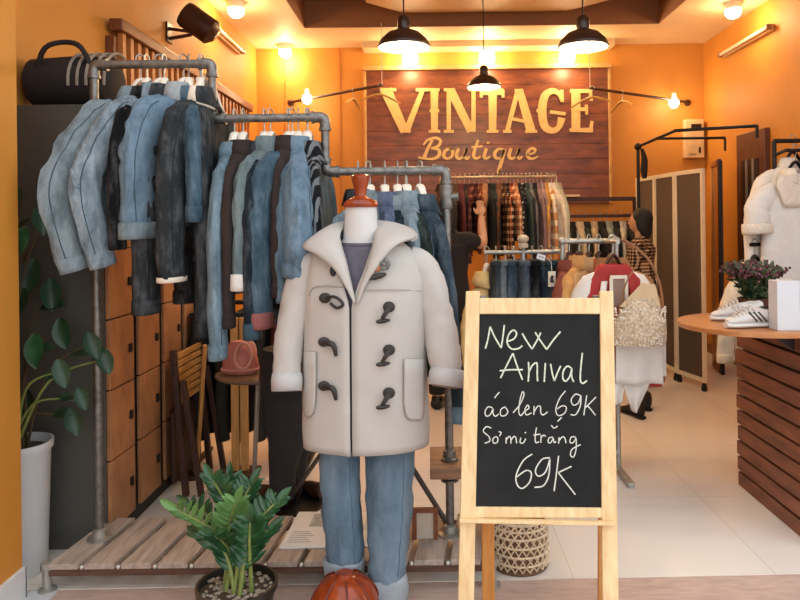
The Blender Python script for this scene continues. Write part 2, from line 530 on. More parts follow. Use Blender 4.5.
# ------------------------------------------------------------------ lamps
WARM = (1.0, 0.70, 0.39)
bulb_m = emit('glowing_bulb', '#fff0d0', 30)
glow_m = emit('glowing_glass', '#ffe2b0', 60)
enamel = plain('dark_enamel', '#3a241a', .3, .15, 10)
lining = plain('white_enamel', '#efe6d8', .35, .03)
def pendant(px, rim_y, Y, r, label, power):
    p = at(px, rim_y, Y)
    t = thing('pendant_lamp', label, 'lamp', p, 0, 'enamel pendant lamps')
    prof = [(r, 0), (r * .97, .016), (r * .86, .045), (r * .6, .082), (r * .3, .1), (.034, .108)]
    MB().lathe([(a, z) for a, z in prof], (0, 0, 0), 32, cap0=False, cap1=True).build('shade', enamel, t, local=True, solid=.003)
    MB().lathe([(a - .006, z - .006) for a, z in prof], (0, 0, .002), 32, cap0=False, cap1=True).build('shade_lining', lining, t, local=True)
    MB().lathe([(.036, .105), (.04, .12), (.038, .165), (.026, .185), (.01, .192)], n=20).build('lamp_socket', enamel, t, local=True)
    top = 3.40 if Y < 6.6 else ZC
    MB().cyl((0, 0, .19), (0, 0, top - p.z), .0045, n=6).build('cord', black_metal, t, local=True)
    MB().lathe([(.05, top - p.z - .03), (.05, top - p.z - .002)], n=20).build('ceiling_rose', enamel, t, local=True)
    MB().ball((0, 0, .03), (.034, .034, .045)).build('bulb', bulb_m, t, local=True)
    lamp((p.x, p.y, p.z - .035), power, WARM, .04, parent=t)
pendant(404, 47, 4.2, .158, 'dark enamel pendant lamp hanging before the V of VINTAGE', PEND)
pendant(583, 47, 4.2, .152, 'dark enamel pendant lamp hanging above the E of VINTAGE', PEND)
pendant(484, 87, 6.1, .15, 'smaller looking dark pendant lamp hanging against the middle of the sign', PEND * .8)
def downlight(px, py, label, Y=None, power=20):
    p = on_z(px, py, ZC) if Y is None else at(px, py, Y)
    t = thing('ceiling_spotlight', label, 'lamp', (p.x, p.y, ZC - .06), 0, 'round ceiling spotlights')
    MB().lathe([(.062, .0), (.07, .006), (.07, .0595)], n=24, cap0=False).build('housing', lining, t, local=True, solid=.004)
    MB().ball((0, 0, -.02), (.066, .066, .055)).build('bulb', glow_m, t, local=True)
    lamp((p.x, p.y, ZC - .19), power, WARM, .05, parent=t)
downlight(285, 45, 'glowing ceiling spotlight in the back corner by the slatted rail', power=SPOT)
downlight(236, 2, 'glowing ceiling spotlight over the strip light above the slatted rail', power=SPOT)
downlight(682, 50, 'glowing ceiling spotlight in the back corner over the meter box', power=SPOT)
downlight(733, 3, 'glowing ceiling spotlight near the strip light above the louvred door', power=SPOT)
for px, w_ in ((410, 'V'), (487, 'middle'), (567, 'E')):
    p = at(px, 47, 7.34); q = at(px, 63, 7.34)
    t = thing('cylinder_lamp', 'glowing white cylinder lamp above the %s of the sign' % ('middle' if w_ == 'middle' else 'letter ' + w_), 'lamp', (p.x, 7.34, 3.235), 0, 'cylinder lamps above the sign')
    MB().lathe([(.07, -.03), (.07, -.001)], n=20).build('mount', lining, t, local=True)
    MB().lathe([(.02, -.165), (.075, -.15), (.08, -.10), (.075, -.031)], n=20).build('glass_shade', glow_m, t, local=True)
    lamp((p.x, 7.25, 3.04), CYL, WARM, .06, parent=t)
def tube_light(p, q, wx, label):
    p, q = Vector(p), Vector(q)
    t = thing('strip_light', label, 'lamp', (wx, (p.y + q.y) / 2, p.z), 0, 'wall strip lights')
    s_ = 1 if wx < 0 else -1
    MB().box2((wx + s_ * .001, min(p.y, q.y), p.z - .03), (wx + s_ * .04, max(p.y, q.y), p.z + .03)).build('housing', plain('strip_housing', '#c8a070', .4), t, smooth=False, bevel=.005)
    MB().cyl((wx + s_ * .06, p.y + .02, p.z), (wx + s_ * .06, q.y - .02, p.z), .016).build('tube', plain('unlit_tube', '#f3dcc0', .25, .02), t)
    for yy in (p.y, q.y):
        MB().box2((wx + s_ * .035, yy - .02, p.z - .022), (wx + s_ * .08, yy + .02, p.z + .022)).build('end_cap', plain('end_cap_grey', '#8d6a4a', .4), t, smooth=False, bevel=.004)
a_ = on_x(770, 27, WR - .04); b_ = on_x(722, 54, WR - .04)
tube_light(a_, (b_.x, b_.y, a_.z), WR, 'strip light high on the plain orange wall above the meter box')
a_ = on_x(216, 29, WL + .04); b_ = on_x(241, 46, WL + .04)
tube_light(a_, (b_.x, b_.y, a_.z), WL, 'strip light on the orange wall beyond the black spot lamp')

# spot lamp with bracket on the left wall
p = on_x(168, 33, WL)
t = thing('spot_lamp', 'dark barrel shaped spot lamp on a bracket above the jacket rack', 'lamp', p)
dk = plain('dark_bronze', '#43291d', .35, .2, 20, metal=.3)
MB().box2((p.x + .001, p.y - .05, p.z - .07), (p.x + .015, p.y + .05, p.z + .07)).build('wall_plate', dk, t, smooth=False, bevel=.003)
b = MB(); b.bar(p + Vector((.01, 0, .03)), p + Vector((.17, -.02, .0)), .025, .02); b.bar(p + Vector((.01, 0, -.04)), p + Vector((.17, -.02, -.02)), .025, .02)
b.build('bracket', dk, t, smooth=False, bevel=.003)
c0 = at(184, 13, p.y - .02); c1 = at(216, 36, p.y + .02)
MB().tube([c0, c0.lerp(c1, .1), c0.lerp(c1, .85), c1], [.085, .095, .095, .05], 20).build('lamp_body', dk, t)
MB().cyl(at(203, 30, p.y), p + Vector((.16, -.02, -.01)), .02).build('swivel', dk, t)

# hanging bulbs, display poles and wooden hangers
def hanging_bulb(px, py, Y, ztop, label):
    p = at(px, py, Y)
    t = thing('hanging_bulb', label, 'lamp', p, 0, 'bare hanging bulbs')
    MB().lathe([(.004, -.055), (.03, -.045), (.048, -.015), (.05, .005), (.04, .035), (.02, .055), (.018, .06)], n=20).build('bulb', bulb_m, t, local=True)
    MB().lathe([(.022, .058), (.022, .1), (.008, .112)], n=14).build('lamp_socket', cream_plastic, t, local=True)
    MB().cyl((0, 0, .11), (0, 0, ztop - p.z), .004, n=6).build('cord', cream_plastic, t, local=True)
    lamp((p.x, p.y - .09, p.z), BULB, WARM, .04, parent=t)
def pole(a, b, label):
    m_ = (a + b) / 2
    t = thing('display_pole', label, 'pole', m_, 0, 'wall display poles')
    MB().tube([a, a.lerp(b, .5), b], .014, 10).build('rod', dark_wood, t)
    w_ = b
    MB().lathe([(.035, 0), (.035, .018), (.016, .03)], (w_.x, WB - .001, w_.z), 16, Matrix.Rotation(PI / 2, 3, 'X')).build('wall_socket', dark_wood, t)
    MB().tube([a + Vector((0, 0, .0)), Vector((a.x, a.y, ZC))], .003, 6).build('suspension_wire', cream_plastic, t)
a1, b1 = at(382, 85, 6.6), at(290, 68, 7.46); b1.z = a1.z
a2, b2 = at(590, 88, 6.6), at(688, 73, 7.46); b2.z = a2.z
pole(a1, b1, 'thin brown display pole running from the corner to the V of the sign')
pole(a2, b2, 'thin brown display pole running from the E of the sign to the meter box corner')
def on_pole(a, b, px):
    for i in range(200):
        q = a.lerp(b, i / 199)
        x = CX + (q.x * CR - (q.z - H) * SR) / q.y * F
        if (x - px) * ((CX + (b.x * CR - (b.z - H) * SR) / b.y * F) - (CX + (a.x * CR - (a.z - H) * SR) / a.y * F)) >= 0: return q
    return b
q = on_pole(a1, b1, 307); hanging_bulb(307, 99, q.y, q.z, 'bare bulb hanging from the display pole beside the jacket rack')
q = on_pole(a2, b2, 674); hanging_bulb(674, 103, q.y, q.z, 'bare bulb hanging from the display pole near the meter box')
def wooden_hanger(p, rz, label, sc_=1.0):
    t = thing('wooden_hanger', label, 'hanger', p, rz, 'empty wooden hangers')
    hk = [(0.02 * math.cos(a), 0, .02 * math.sin(a)) for a in [PI * (1.15 - i * .13) for i in range(10)]] + [(0, 0, -.02), (0, 0, -.09)]
    MB().tube([Vector(x) * sc_ for x in hk], .004 * sc_, 6).build('hook', pale_metal, t, local=True)
    arm = catmull([(-.21, 0, -.16), (-.13, 0, -.12), (-.04, 0, -.09), (0, 0, -.085), (.04, 0, -.09), (.13, 0, -.12), (.21, 0, -.16)], 3)
    MB().tube([x * sc_ for x in arm], [.014 * sc_, .02 * sc_, .022 * sc_, .02 * sc_, .014 * sc_], 10, flat=.5, up=(0, 0, 1)).build('arm', plain('hanger_wood', '#d9a860', .4, .1, 20), t, local=True)
wooden_hanger(a1.lerp(b1, .02) + Vector((0, 0, .0)), .5, 'wooden hanger on the pole end in front of the V')
wooden_hanger(a2.lerp(b2, .02), -.6, 'wooden hanger on the pole end beside the E')
wooden_hanger(on_pole(a1, b1, 353), 1.35, 'wooden hanger hanging edge on against orange wall before the sign')
wooden_hanger(on_pole(a2, b2, 622), -1.3, 'wooden hanger hanging edge on against orange wall past the sign')

# meter box on the back wall
p0, p1 = at(684, 120, 7.44), at(703, 158, 7.44)
t = thing('meter_box', 'cream electric meter box on the back wall above the folding screen', 'meter box', ((p0.x + p1.x) / 2, 7.45, p1.z))
MB().box2((p0.x, 7.40, p1.z), (p1.x, 7.499, p0.z)).build('housing', cp := plain('cream_box', '#d8b98a', .45), t, smooth=False, bevel=.008)
MB().box2((p0.x + .06, 7.392, p0.z - .1), (p1.x - .03, 7.402, p0.z - .05)).build('display', black_metal, t, smooth=False)
MB().box2((p1.x - .06, 7.39, p1.z + .05), (p1.x - .04, 7.402, p1.z + .11)).build('switch', black_metal, t, smooth=False)
MB().box2((p0.x + .03, 7.394, p1.z + .03), (p0.x + .11, 7.402, p1.z + .045)).build('label_plate', plain('grey_plate', '#8f7b5e', .5), t, smooth=False)

# slatted wooden rail on the left wall
t = thing('slatted_rail', 'brown wooden rail with upright slats along the wall above the jackets', 'rail', (WL, 5.4, 2.05))
rail_m = wood('rail_wood', '#5a2d18', '#7d4526', (9, 1.2, 9), 4, .4)
MB().box2((WL + .02, 4.0, 2.53), (WL + .1, 6.95, 2.60)).build('top_rail', rail_m, t, smooth=False, bevel=.008)
MB().box2((WL + .035, 4.0, 2.08), (WL + .085, 6.95, 2.13)).build('bottom_rail', rail_m, t, smooth=False, bevel=.006)
slw = wood('slat_wood', '#9c5a26', '#c37c3c', (9, 9, 1.4), 4, .45)
for i in range(27):
    y_ = 4.06 + i * .108
    MB().box2((WL + .045, y_, 2.13), (WL + .075, y_ + .045, 2.53)).build('slat', slw, t, smooth=False)
for y_ in (4.0, 6.9):
    MB().box2((WL + .001, y_, 2.2), (WL + .05, y_ + .05, 2.5)).build('bracket', rail_m, t, smooth=False)
# ------------------------------------------------------------------ garments
DARKS = []
seam_k = plain('black_seam', '#15171a', .9)
seam_d = plain('dark_denim_seam', '#3d5261', .9)
button_m = plain('brass_button', '#8f8370', .35, .2, 40, metal=.6)
cream_cloth = plain('cream_cloth', '#ded3c2', .9, .08, 20, bmp=.3)
white_cloth = plain('white_cloth', '#dcd7d0', .9, .05, 15, bmp=.3)
pale_fold = denim('pale_denim_inside', '#b9c2c6', 1.15)

def hanger(loc, rz, label, mat=None, hw=.19, group='hangers on the pipe rack', hook=True):
    t = thing('clothes_hanger', label, 'hanger', loc, rz, group)
    mat = mat or cream_plastic
    hk = [(0.0205 * math.cos(a), 0, .0 + .0205 * math.sin(a)) for a in [PI * (1.12 - i * .135) for i in range(10)]] + [(.006, 0, -.03), (0, 0, -.05), (0, 0, -.085)]
    MB().tube(hk, .0035, 6).build('hook', pale_metal, t, local=True)
    hw *= .74
    arm = catmull([(-hw, 0, -.232), (-hw * .62, 0, -.188), (-hw * .3, 0, -.128), (0, 0, -.082), (hw * .3, 0, -.128), (hw * .62, 0, -.188), (hw, 0, -.232)], 3)
    MB().tube(arm, [.008, .012, .019, .012, .008], 8, flat=.5, up=(0, 0, 1)).build('arm', mat, t, local=True)
    return t

def body_rings(hw, L, hd, flare, seed, n=28, fold=.12, neck=.068, open_=0.0):
    lv = [(-.105, neck, .05), (-.122, neck * 1.3, .05), (-.15, hw * .60, .045), (-.185, hw * .84, .044), (-.225, hw * .97, .046), (-.29, hw * 1.0, .9 * hd), (-.36, hw * .99, hd)]
    m = max(3, int((L - .36) / .07))
    for i in range(1, m + 1):
        lv.append((-.36 - (L - .36) * i / m, hw * (.99 + flare * i / m), hd * (1 + .12 * i / m)))
    rings = []
    for z, a, b in lv:
        ring = []
        d = max(0, (-z - .15)) / .5
        for k in range(n + (1 if open_ else 0)):
            th = 2 * PI * k / n if not open_ else open_ / 2 + (2 * PI - open_) * k / n
            th -= PI / 2          # front = -Y
            f = 1 + fold * d * (math.sin(5 * th + seed * 1.7) * .5 + noise.noise(Vector((math.cos(th) * 2.2, math.sin(th) * 2.2 + seed, z * 3))))
            # superellipse
            c_, s_ = math.cos(th), math.sin(th)
            ring.append(Vector((a * math.copysign(abs(c_) ** .75, c_) * (1 + .25 * (f - 1)), b * s_ * f * 1.1, z)))
        rings.append(ring)
    return rings

def sleeve_path(s, hw, ln, by, out, eb=0.0, z0=-.165):
    return catmull([(s * (hw - .11), 0, z0 - .005), (s * (hw - .035), 0, z0 - .06), (s * (hw + .02 + out * .3 + eb * .55), -by * .35, z0 - .07 - ln * .22), (s * (hw + .035 + out * .7 + eb), -by * .8, z0 - .06 - ln * .50), (s * (hw + .03 + out + eb * .25), -by, z0 - .03 - ln)], 5)

def garment(label, cat, loc, rz, mat, hw=.205, L=.62, ln=.56, hd=.05, sr=.062, flare=.05, seed=0, by=.0, out=.0, group=None,
            name='denim_jacket', cuff='plain', cuff_mat=None, collar=True, collar_mat=None, sleeve_mat=None, detail=1, n=24, far=False, open_=0.0, ends=.78, lining=None, flat=.62, eb=0.0, wob=.26, seam_m=None, creases=0):
    if not far: loc = (loc[0], loc[1], loc[2] - .022 - .034 * ((seed * 7.31) % 1.0))
    t = thing(name, label, cat, loc, rz, group)
    MB().loft(body_rings(hw, L, hd, flare, seed, n, open_=open_), False, False, closed=not open_).build('body', mat, t, local=True, solid=.004 if not far else 0)
    sm = sleeve_mat or mat
    for s in (-1, 1):
        P = sleeve_path(s, hw, ln, by, out, eb)
        N = len(P)
        nn = 8 if far else 14
        rr = [sr * min(.5 + .085 * i, 1.0 - (1 - ends) * i / (N - 1)) for i in range(N)]
        sl_ = MB().tube(P, rr, nn, cap=False, flat=flat, up=(0, 1, 0), wob=wob, seed=seed + s * 3.3)
        SV = list(sl_.v)
        sl_.build('sleeve', sm, t, local=True, solid=.003 if not far else 0)
        if not far and detail:
            k0 = 0 if s > 0 else nn // 2
            k0 = (k0 + (-2 if s > 0 else 2) * 1) % nn
            MB().tube([SV[i * nn + k0] for i in range(3, N - 1)], .0028, 6).build('seam', seam_m or (seam_k if mat in DARKS or mat.name.startswith(('dark', 'cloth', 'pale_stripe')) else seam_d), t, local=True)
            if creases and s < 0:
                for ci in range(creases):
                    i0 = int(N * .40) + ci
                    if i0 + 2 >= N: break
                    Q = [SV[(i0 + q // 3) * nn + (nn // 2 - 2 + q) % nn] + Vector((-.002, 0, -.006 * q)) for q in range(5)]
                    MB().tube(catmull(Q, 3), [.002, .007, .008, .007, .002], 6).build('crease', sm, t, local=True)
        if far or cuff is None: continue
        d = (P[-1] - P[-3]).normalized()
        if cuff == 'rolled':
            a_, b_, k, cm = P[-1] - d * .055, P[-1] + d * .008, 1.14, cuff_mat or pale_fold
        elif cuff == 'frayed':
            a_, b_, k, cm = P[-1] - d * .005, P[-1] + d * .014, 1.04, cuff_mat or cream_cloth
        else:
            a_, b_, k, cm = P[-1] - d * .045, P[-1] + d * .012, 1.05, cuff_mat or mat
        r_ = sr * ends * k
        MB().tube([a_, a_.lerp(b_, .3), a_.lerp(b_, .7), b_], [r_ * .98, r_ * 1.02, r_ * 1.02, r_], nn, cap=False, flat=flat, up=(0, 1, 0)).build('cuff', cm, t, local=True, solid=.005)
    if collar:
        cm = collar_mat or mat
        rows = []
        kk = 8 if far else 18
        for z, r, dr in ((-.12, .06, 0), (-.08, .064, 0), (-.074, .072, 0), (-.10, .082, .008), (-.138, .092, .022)):
            row = []
            for i in range(kk + 1):
                th = -PI / 2 + .3 + (2 * PI - .6) * i / kk
                e = abs(2 * i / kk - 1) ** 3
                rr_ = r + dr * e
                row.append(Vector((math.cos(th) * rr_ * 1.1, math.sin(th) * rr_ * .72, z - (.03 * e if dr else 0))))
            rows.append(row)
        MB().grid(rows).build('collar', cm, t, local=True, solid=.006 if not far else 0)
    if detail > 1:
        fy = -hd * 1.13
        b = MB(); b.grid([[Vector((x, -.052 - (0.0 if z > -.2 else .006) - max(0, (-z - .2)) * .03, z)) for x in (-.018, .0, .018)] for z in [-.15 - i * (L - .16) / 10 for i in range(11)]])
        b.build('placket', mat, t, local=True, solid=.006)
        for i in range(5):
            z = -.17 - i * (L - .22) / 4.6
            MB().lathe([(.0085, 0), (.0085, .003), (.004, .005)], (0, -.062 - max(0, (-z - .2)) * .03, z), 12, Matrix.Rotation(PI / 2, 3, 'X')).build('button', button_m, t, local=True)
        for s in (-1, 1):
            q = MB(); q.prism([(s * .055, -.066, -.27), (s * .155, -.062, -.27), (s * .155, -.062, -.305), (s * .105, -.067, -.33), (s * .055, -.067, -.305)], (0, .012, 0))
            q.build('pocket_flap', mat, t, local=True, smooth=False, bevel=.002)
    return t

# palette of washes
D = {
    'ice': denim('ice_blue_denim', '#8d9fa8', 1.4), 'light': denim('light_blue_denim', '#7d97a6', 1.45), 'acid': denim('acid_wash_denim', '#8c9eaa', 1.65, patch=11),
    'sky': denim('sky_blue_denim', '#7d9ab0', 1.35), 'mid': denim('mid_blue_denim', '#4c6676', 1.6), 'dusty': denim('dusty_blue_denim', '#5f7787', 1.5),
    'grey': denim('grey_green_denim', '#7b8d90', 1.35), 'slate': denim('slate_denim', '#3d4d59', 1.5), 'navy': denim('navy_denim', '#26323d', 1.6),
    'char': denim('charcoal_denim', '#3a3f42', 1.5), 'black': denim('black_denim', '#17181b', 1.6), 'brown': plain('dark_brown_cloth', '#2b1f1b', .9, .2, 15, bmp=.3),
}

DARKS += [D[k] for k in ('char', 'black', 'navy', 'brown', 'slate')]
# ------------------------------------------------------------------ pipe clothes rack on its pallet
ZP = .112
YR = 2.90
rk = thing('clothes_rack', 'stepped galvanised pipe clothes rack standing on a wooden pallet', 'clothes rack', (-.6, 2.88, 0))
def pipe(p, q, name='pipe', r=.0175):
    MB().tube([p, Vector(p).lerp(Vector(q), .5), q], r, 14).build(name, steel, rk)
def elbow(p, d1, d2):
    p, d1, d2 = Vector(p), Vector(d1), Vector(d2)
    P = [p + d1 * .05, p + d1 * .022, p + (d1 + d2) * .006, p + d2 * .022, p + d2 * .05]
    MB().tube(catmull(P, 3), .0225, 14).build('elbow', steel, rk)
    c = MB(); c.cyl(p + d1 * .044, p + d1 * .056, .026, n=14); c.cyl(p + d2 * .044, p + d2 * .056, .026, n=14)
    c.build('fitting_collar', steel, rk)
pA = at(94, 65, YR); zA = pA.z; xA = pA.x
pB = at(212, 66, YR); xB = pB.x
zB = at(268, 118, YR).z; xC = at(325, 118, YR).x
zC = at(390, 171, YR).z; xD = at(446, 172, YR).x
pipe((xA, YR, ZP), (xA, YR, zA)); pipe((xA, YR, zA), (xB, YR, zA), 'rail'); pipe((xB, YR, zA), (xB, YR, zB)); pipe((xB, YR, zB), (xC, YR, zB), 'rail')
pipe((xC, YR, zB), (xC, YR, zC)); pipe((xC, YR, zC), (xD, YR, zC), 'rail'); pipe((xD, YR, ZP), (xD, YR, zC))
X_, Z_ = Vector((1, 0, 0)), Vector((0, 0, 1))
elbow((xA, YR, zA), X_, -Z_); elbow((xB, YR, zA), -X_, -Z_); elbow((xB, YR, zB), Z_, X_); elbow((xC, YR, zB), -X_, -Z_); elbow((xC, YR, zC), Z_, X_); elbow((xD, YR, zC), -X_, -Z_)
zt_ = at(447, 197, YR).z
MB().lathe([(.024, -.05), (.027, -.045), (.027, .045), (.024, .05)], (xD, YR, zt_), 16).build('fitting_collar', steel, rk)
MB().cyl((xD, YR, zt_), (xD + .05, YR - .01, zt_), .016, n=12).build('fitting_stub', steel, rk)
for x in (xA, xD):
    MB().lathe([(.05, .0), (.05, .008), (.028, .014), (.026, .04), (.019, .045)], (x, YR, ZP), 24).build('flange', pale_metal, rk)
# pallet
XL, XR_ = on_z(50, 562, ZP).x, .20
Yf, Yb = 2.685, 3.11
ns = 12; wsl = (XR_ - XL) / ns; sk = .043
for i in range(ns):
    x0_ = XL + i * wsl; x1_ = x0_ + wsl - .026
    MB().prism([(x0_, Yf, ZP - .022), (x1_, Yf, ZP - .022), (x1_ + sk, Yb, ZP - .022), (x0_ + sk, Yb, ZP - .022)], (0, 0, .022)).build('slat', pallet_wood, rk, smooth=False, bevel=.002)
for y_ in (Yf + .006, Yb - .04):
    MB().box2((XL, y_, ZP - .05), (XR_ + .03, y_ + .03, ZP - .0225)).build('cross_board', pallet_dark, rk, smooth=False, bevel=.002)
for i in range(1, ns):
    MB().ball((XL + i * wsl - .01, Yf + .003, ZP - .014), .0085, 10, 6).build('bolt', plain('bright_bolt', '#d8d4cc', .3, .05, 20, metal=.3), rk)
for x_, y_ in ((XL - .012, Yf + .02), (XR_ + .02, Yf + .02), (XL + .03, Yb - .02), (XR_ + .02, Yb - .02)):
    MB().lathe([(.034, 0), (.034, .008), (.017, .014), (.017, ZP - .03), (.024, ZP - .028), (.024, ZP - .002)], (x_, y_, 0), 16).build('foot', pale_metal, rk)
# plank shelf clamped to the right post
p0 = at(430, 467, 2.82); zs = p0.z
MB().box2((p0.x, 2.80, zs - .045), (.36, 3.08, zs)).build('shelf', wood('shelf_plank', '#7a5640', '#a57d60', (1.2, 12, 12), 4, .6), rk, smooth=False, bevel=.004)
for z_ in (zs + .002, zs - .085):
    MB().lathe([(.036, 0), (.036, .008), (.026, .012), (.026, .04), (.02, .042)], (xD, YR, z_), 16).build('fitting_collar', steel, rk)

# garments on the rack: (px of near sleeve, rail, label, wash, options)
def hang(px, rail, label, short, mat, yaw=90, Ysl=2.68, dy=0, **k):
    z = {0: zA, 1: zB, 2: zC}[rail] + .0195
    s_ = k.get('hw', .205)
    off = s_ * math.cos(math.radians(yaw))
    x = at(px, 150, Ysl).x + off
    lim = {0: (xA + .02, xB - .04), 1: (xB + .035, xC - .04), 2: (xC + .035, xD - .04)}[rail]
    x = min(max(x, lim[0]), lim[1])
    loc = (x, YR, z)
    rz = math.radians(yaw)
    k.setdefault('seed', px * .37)
    g_ = garment(label, k.pop('cat', 'jacket'), loc, rz, mat, group='denim clothes on the pipe rack', **k)
    hanger(loc, rz, 'cream hanger holding the ' + short, hw=s_ - .02)
    return g_

hang(82, 0, 'ice blue denim jacket starting the top rail with one wide bent sleeve', 'ice blue jacket at the start of the top rail', D['ice'], yaw=48, L=.60, ln=.60, sr=.085, hd=.06, by=.02, out=.02, eb=.085, detail=2, ends=.64)
hang(107, 0, 'acid washed denim jacket with buttoned front and creased sleeve on the top rail', 'acid washed jacket with creased sleeve', D['acid'], yaw=54, L=.55, ln=.60, sr=.082, hd=.06, by=.0, out=.0, eb=.075, detail=2, ends=.60, creases=6)
hang(119, 0, 'black denim jacket squeezed behind the acid washed jacket', 'black jacket behind the acid washed one', D['black'], yaw=84, L=.58, ln=.52, sr=.05)
hang(141, 0, 'light blue denim jacket with pale collar and short rolled cuff on the top rail', 'light blue jacket with pale collar', D['sky'], yaw=64, L=.58, ln=.50, sr=.085, collar_mat=pale_fold, detail=2, cuff='rolled', cuff_mat=D['ice'], ends=.86)
hang(147, 0, 'charcoal jacket with a long worn sleeve below the light blue jacket', 'charcoal jacket with long worn sleeve', D['char'], yaw=86, L=.68, ln=.78, sr=.075, Ysl=2.74, hw=.15, ends=.9)
hang(173, 0, 'black denim jacket with cream lined collar and frayed cream cuff', 'black jacket with frayed cream cuff', D['char'], yaw=78, L=.64, ln=.64, sr=.072, collar_mat=cream_cloth, cuff='frayed', ends=.95)
hang(190, 0, 'dark blue denim jacket with rolled cuff before the first drop of the pipe', 'dark blue jacket before the first pipe drop', denim('petrol_denim', '#4c687a', 1.5), yaw=112, L=.62, ln=.42, sr=.055, cuff='rolled', cuff_mat=D['mid'])
hang(200, 0, 'dark grey jacket with long low cuff at the end of the top rail', 'dark grey jacket ending the top rail', D['char'], yaw=108, L=.72, ln=.86, sr=.05, Ysl=2.74, hw=.155, ends=.9)

hang(217, 1, 'long light blue denim shirt just past the first drop of the pipe', 'long light blue shirt past the first drop', D['light'], yaw=88, L=.68, ln=.71, sr=.052, cat='shirt', name='denim_shirt', ends=.95)
hang(228, 1, 'brown black jacket between the long light blue shirt and the white cuffed jacket', 'brown black jacket', D['brown'], yaw=90, L=.62, ln=.60, sr=.045)
hang(243, 1, 'grey green denim jacket with thick white rolled cuff', 'grey green jacket with white rolled cuff', D['grey'], yaw=74, L=.58, ln=.48, sr=.058, eb=-.02, detail=2, cuff='rolled', cuff_mat=white_cloth, ends=.92)
hang(251, 1, 'navy denim jacket hanging low behind the white rolled cuff', 'navy jacket behind the white rolled cuff', D['navy'], yaw=90, L=.66, ln=.64, sr=.055, cuff='rolled', cuff_mat=D['mid'])
hang(263, 1, 'mid blue denim jacket with pale lapel and dusty red cuff', 'mid blue jacket with dusty red cuff', D['mid'], yaw=70, L=.62, ln=.62, sr=.075, detail=2, hd=.06, collar_mat=pale_fold, cuff='rolled', cuff_mat=plain('dusty_red_cloth', '#8c5450', .9, .1, 20), ends=.7)
hang(277, 1, 'dark brown jacket beside the mid blue jacket with red cuff', 'dark brown jacket beside the red cuffed one', D['brown'], yaw=90, L=.58, ln=.5, sr=.04)
hang(285, 1, 'dusty blue denim shirt with pointed collar between dark jackets', 'dusty blue shirt with pointed collar', D['dusty'], yaw=76, L=.6, ln=.5, sr=.052, cat='shirt', name='denim_shirt')
hang(297, 1, 'bright sky blue denim shirt flaring out at the bottom', 'flaring sky blue shirt', D['sky'], yaw=100, L=.52, ln=.42, sr=.075, hd=.07, flare=.2, detail=2, cat='shirt', name='denim_shirt', ends=1.35)
hang(312, 1, 'black jacket with pale stripes at the end of the middle rail', 'striped black jacket', plaid('pale_stripe_black', '#17181b', '#17181b', '#6d7276', 110, True), yaw=106, L=.62, ln=.5, sr=.05)

hang(338, 2, 'pale blue denim jacket folded over at the start of the lowest rail', 'pale blue jacket starting the lowest rail', D['ice'], yaw=62, L=.55, ln=.45, sr=.07, hd=.065)
hang(352, 2, 'black jacket behind the mannequin neck', 'black jacket behind the neck', D['black'], yaw=90, L=.6, ln=.5, sr=.05)
hang(374, 2, 'grey green denim jacket just past the mannequin neck', 'grey green jacket past the neck', D['grey'], yaw=100, L=.6, ln=.5, sr=.05)
hang(388, 2, 'violet blue denim jacket on a cream hanger behind the coat hood', 'violet blue jacket', denim('violet_denim', '#66738f', 1.3), yaw=98, L=.6, ln=.5, sr=.055)
hang(400, 2, 'dark navy jacket with light trim behind the coat hood', 'dark navy jacket with light trim', D['navy'], yaw=96, L=.6, ln=.5, sr=.05, collar_mat=D['ice'])
hang(412, 2, 'pale sky blue denim jacket beside the dark green jacket', 'pale sky blue jacket', D['ice'], yaw=98, L=.62, ln=.52, sr=.06)
hang(420, 2, 'dark green black jacket on the last place of the lowest rail', 'dark green black jacket', denim('green_black_denim', '#26322f', 1.5), yaw=108, L=.66, ln=.55, sr=.07, hd=.06)
hang(441, 2, 'navy blue jacket pressed against the end post of the rack', 'navy jacket against the end post', D['slate'], yaw=118, L=.70, ln=.74, sr=.042, eb=-.03, out=.10, hw=.18, cuff='rolled', cuff_mat=D['sky'])

# ------------------------------------------------------------------ lockers
lk = thing('locker_cabinet', 'grey steel locker cabinet with rows of brown doors behind the jackets', 'locker cabinet', (-1.62, 3.66, 0))
lkx, ly0, ly1, lz = -1.41, 3.05, 4.30, 1.94
gm = plain('locker_grey_paint', '#504f49', .35, .15, 4)
b = MB()
b.box2((WL + .005, ly0, 0.0), (lkx - .018, ly0 + .015, lz)); b.box2((WL + .005, ly1 - .015, 0.0), (lkx - .018, ly1, lz))
b.box2((WL + .005, ly0, lz - .015), (lkx - .018, ly1, lz)); b.box2((WL + .005, ly0 + .015, 0.0), (WL + .02, ly1 - .015, lz - .015)); b.build('body', gm, lk, smooth=False, bevel=.002)
MB().box2((lkx - .04, ly0 + .016, 0.0), (lkx - .02, ly1 - .016, lz - .016)).build('front_plate', plain('dark_locker_front', '#1d1613', .5), lk, smooth=False)
lb = wood('locker_door_brown', '#8f6040', '#b98458', (4, 4, 2), 3, .4, .03)
nc, nr = 4, 6
for i in range(nc):
    for j in range(nr):
        ya = ly0 + .008 + i * (ly1 - ly0) / nc; yb = ly0 + (i + 1) * (ly1 - ly0) / nc - .055
        za = .07 + j * (lz - .08) / nr; zb_ = .07 + (j + 1) * (lz - .08) / nr - .007
        dd = MB().box2((lkx - .018, ya, za), (lkx, yb, zb_)).build('door', lb, lk, smooth=False, bevel=.003)
        kb = MB(); kb.box2((lkx, yb - .06, (za + zb_) / 2 - .02), (lkx + .01, yb - .035, (za + zb_) / 2 + .02))
        kb.build('latch', black_metal, dd, smooth=False, bevel=.002)
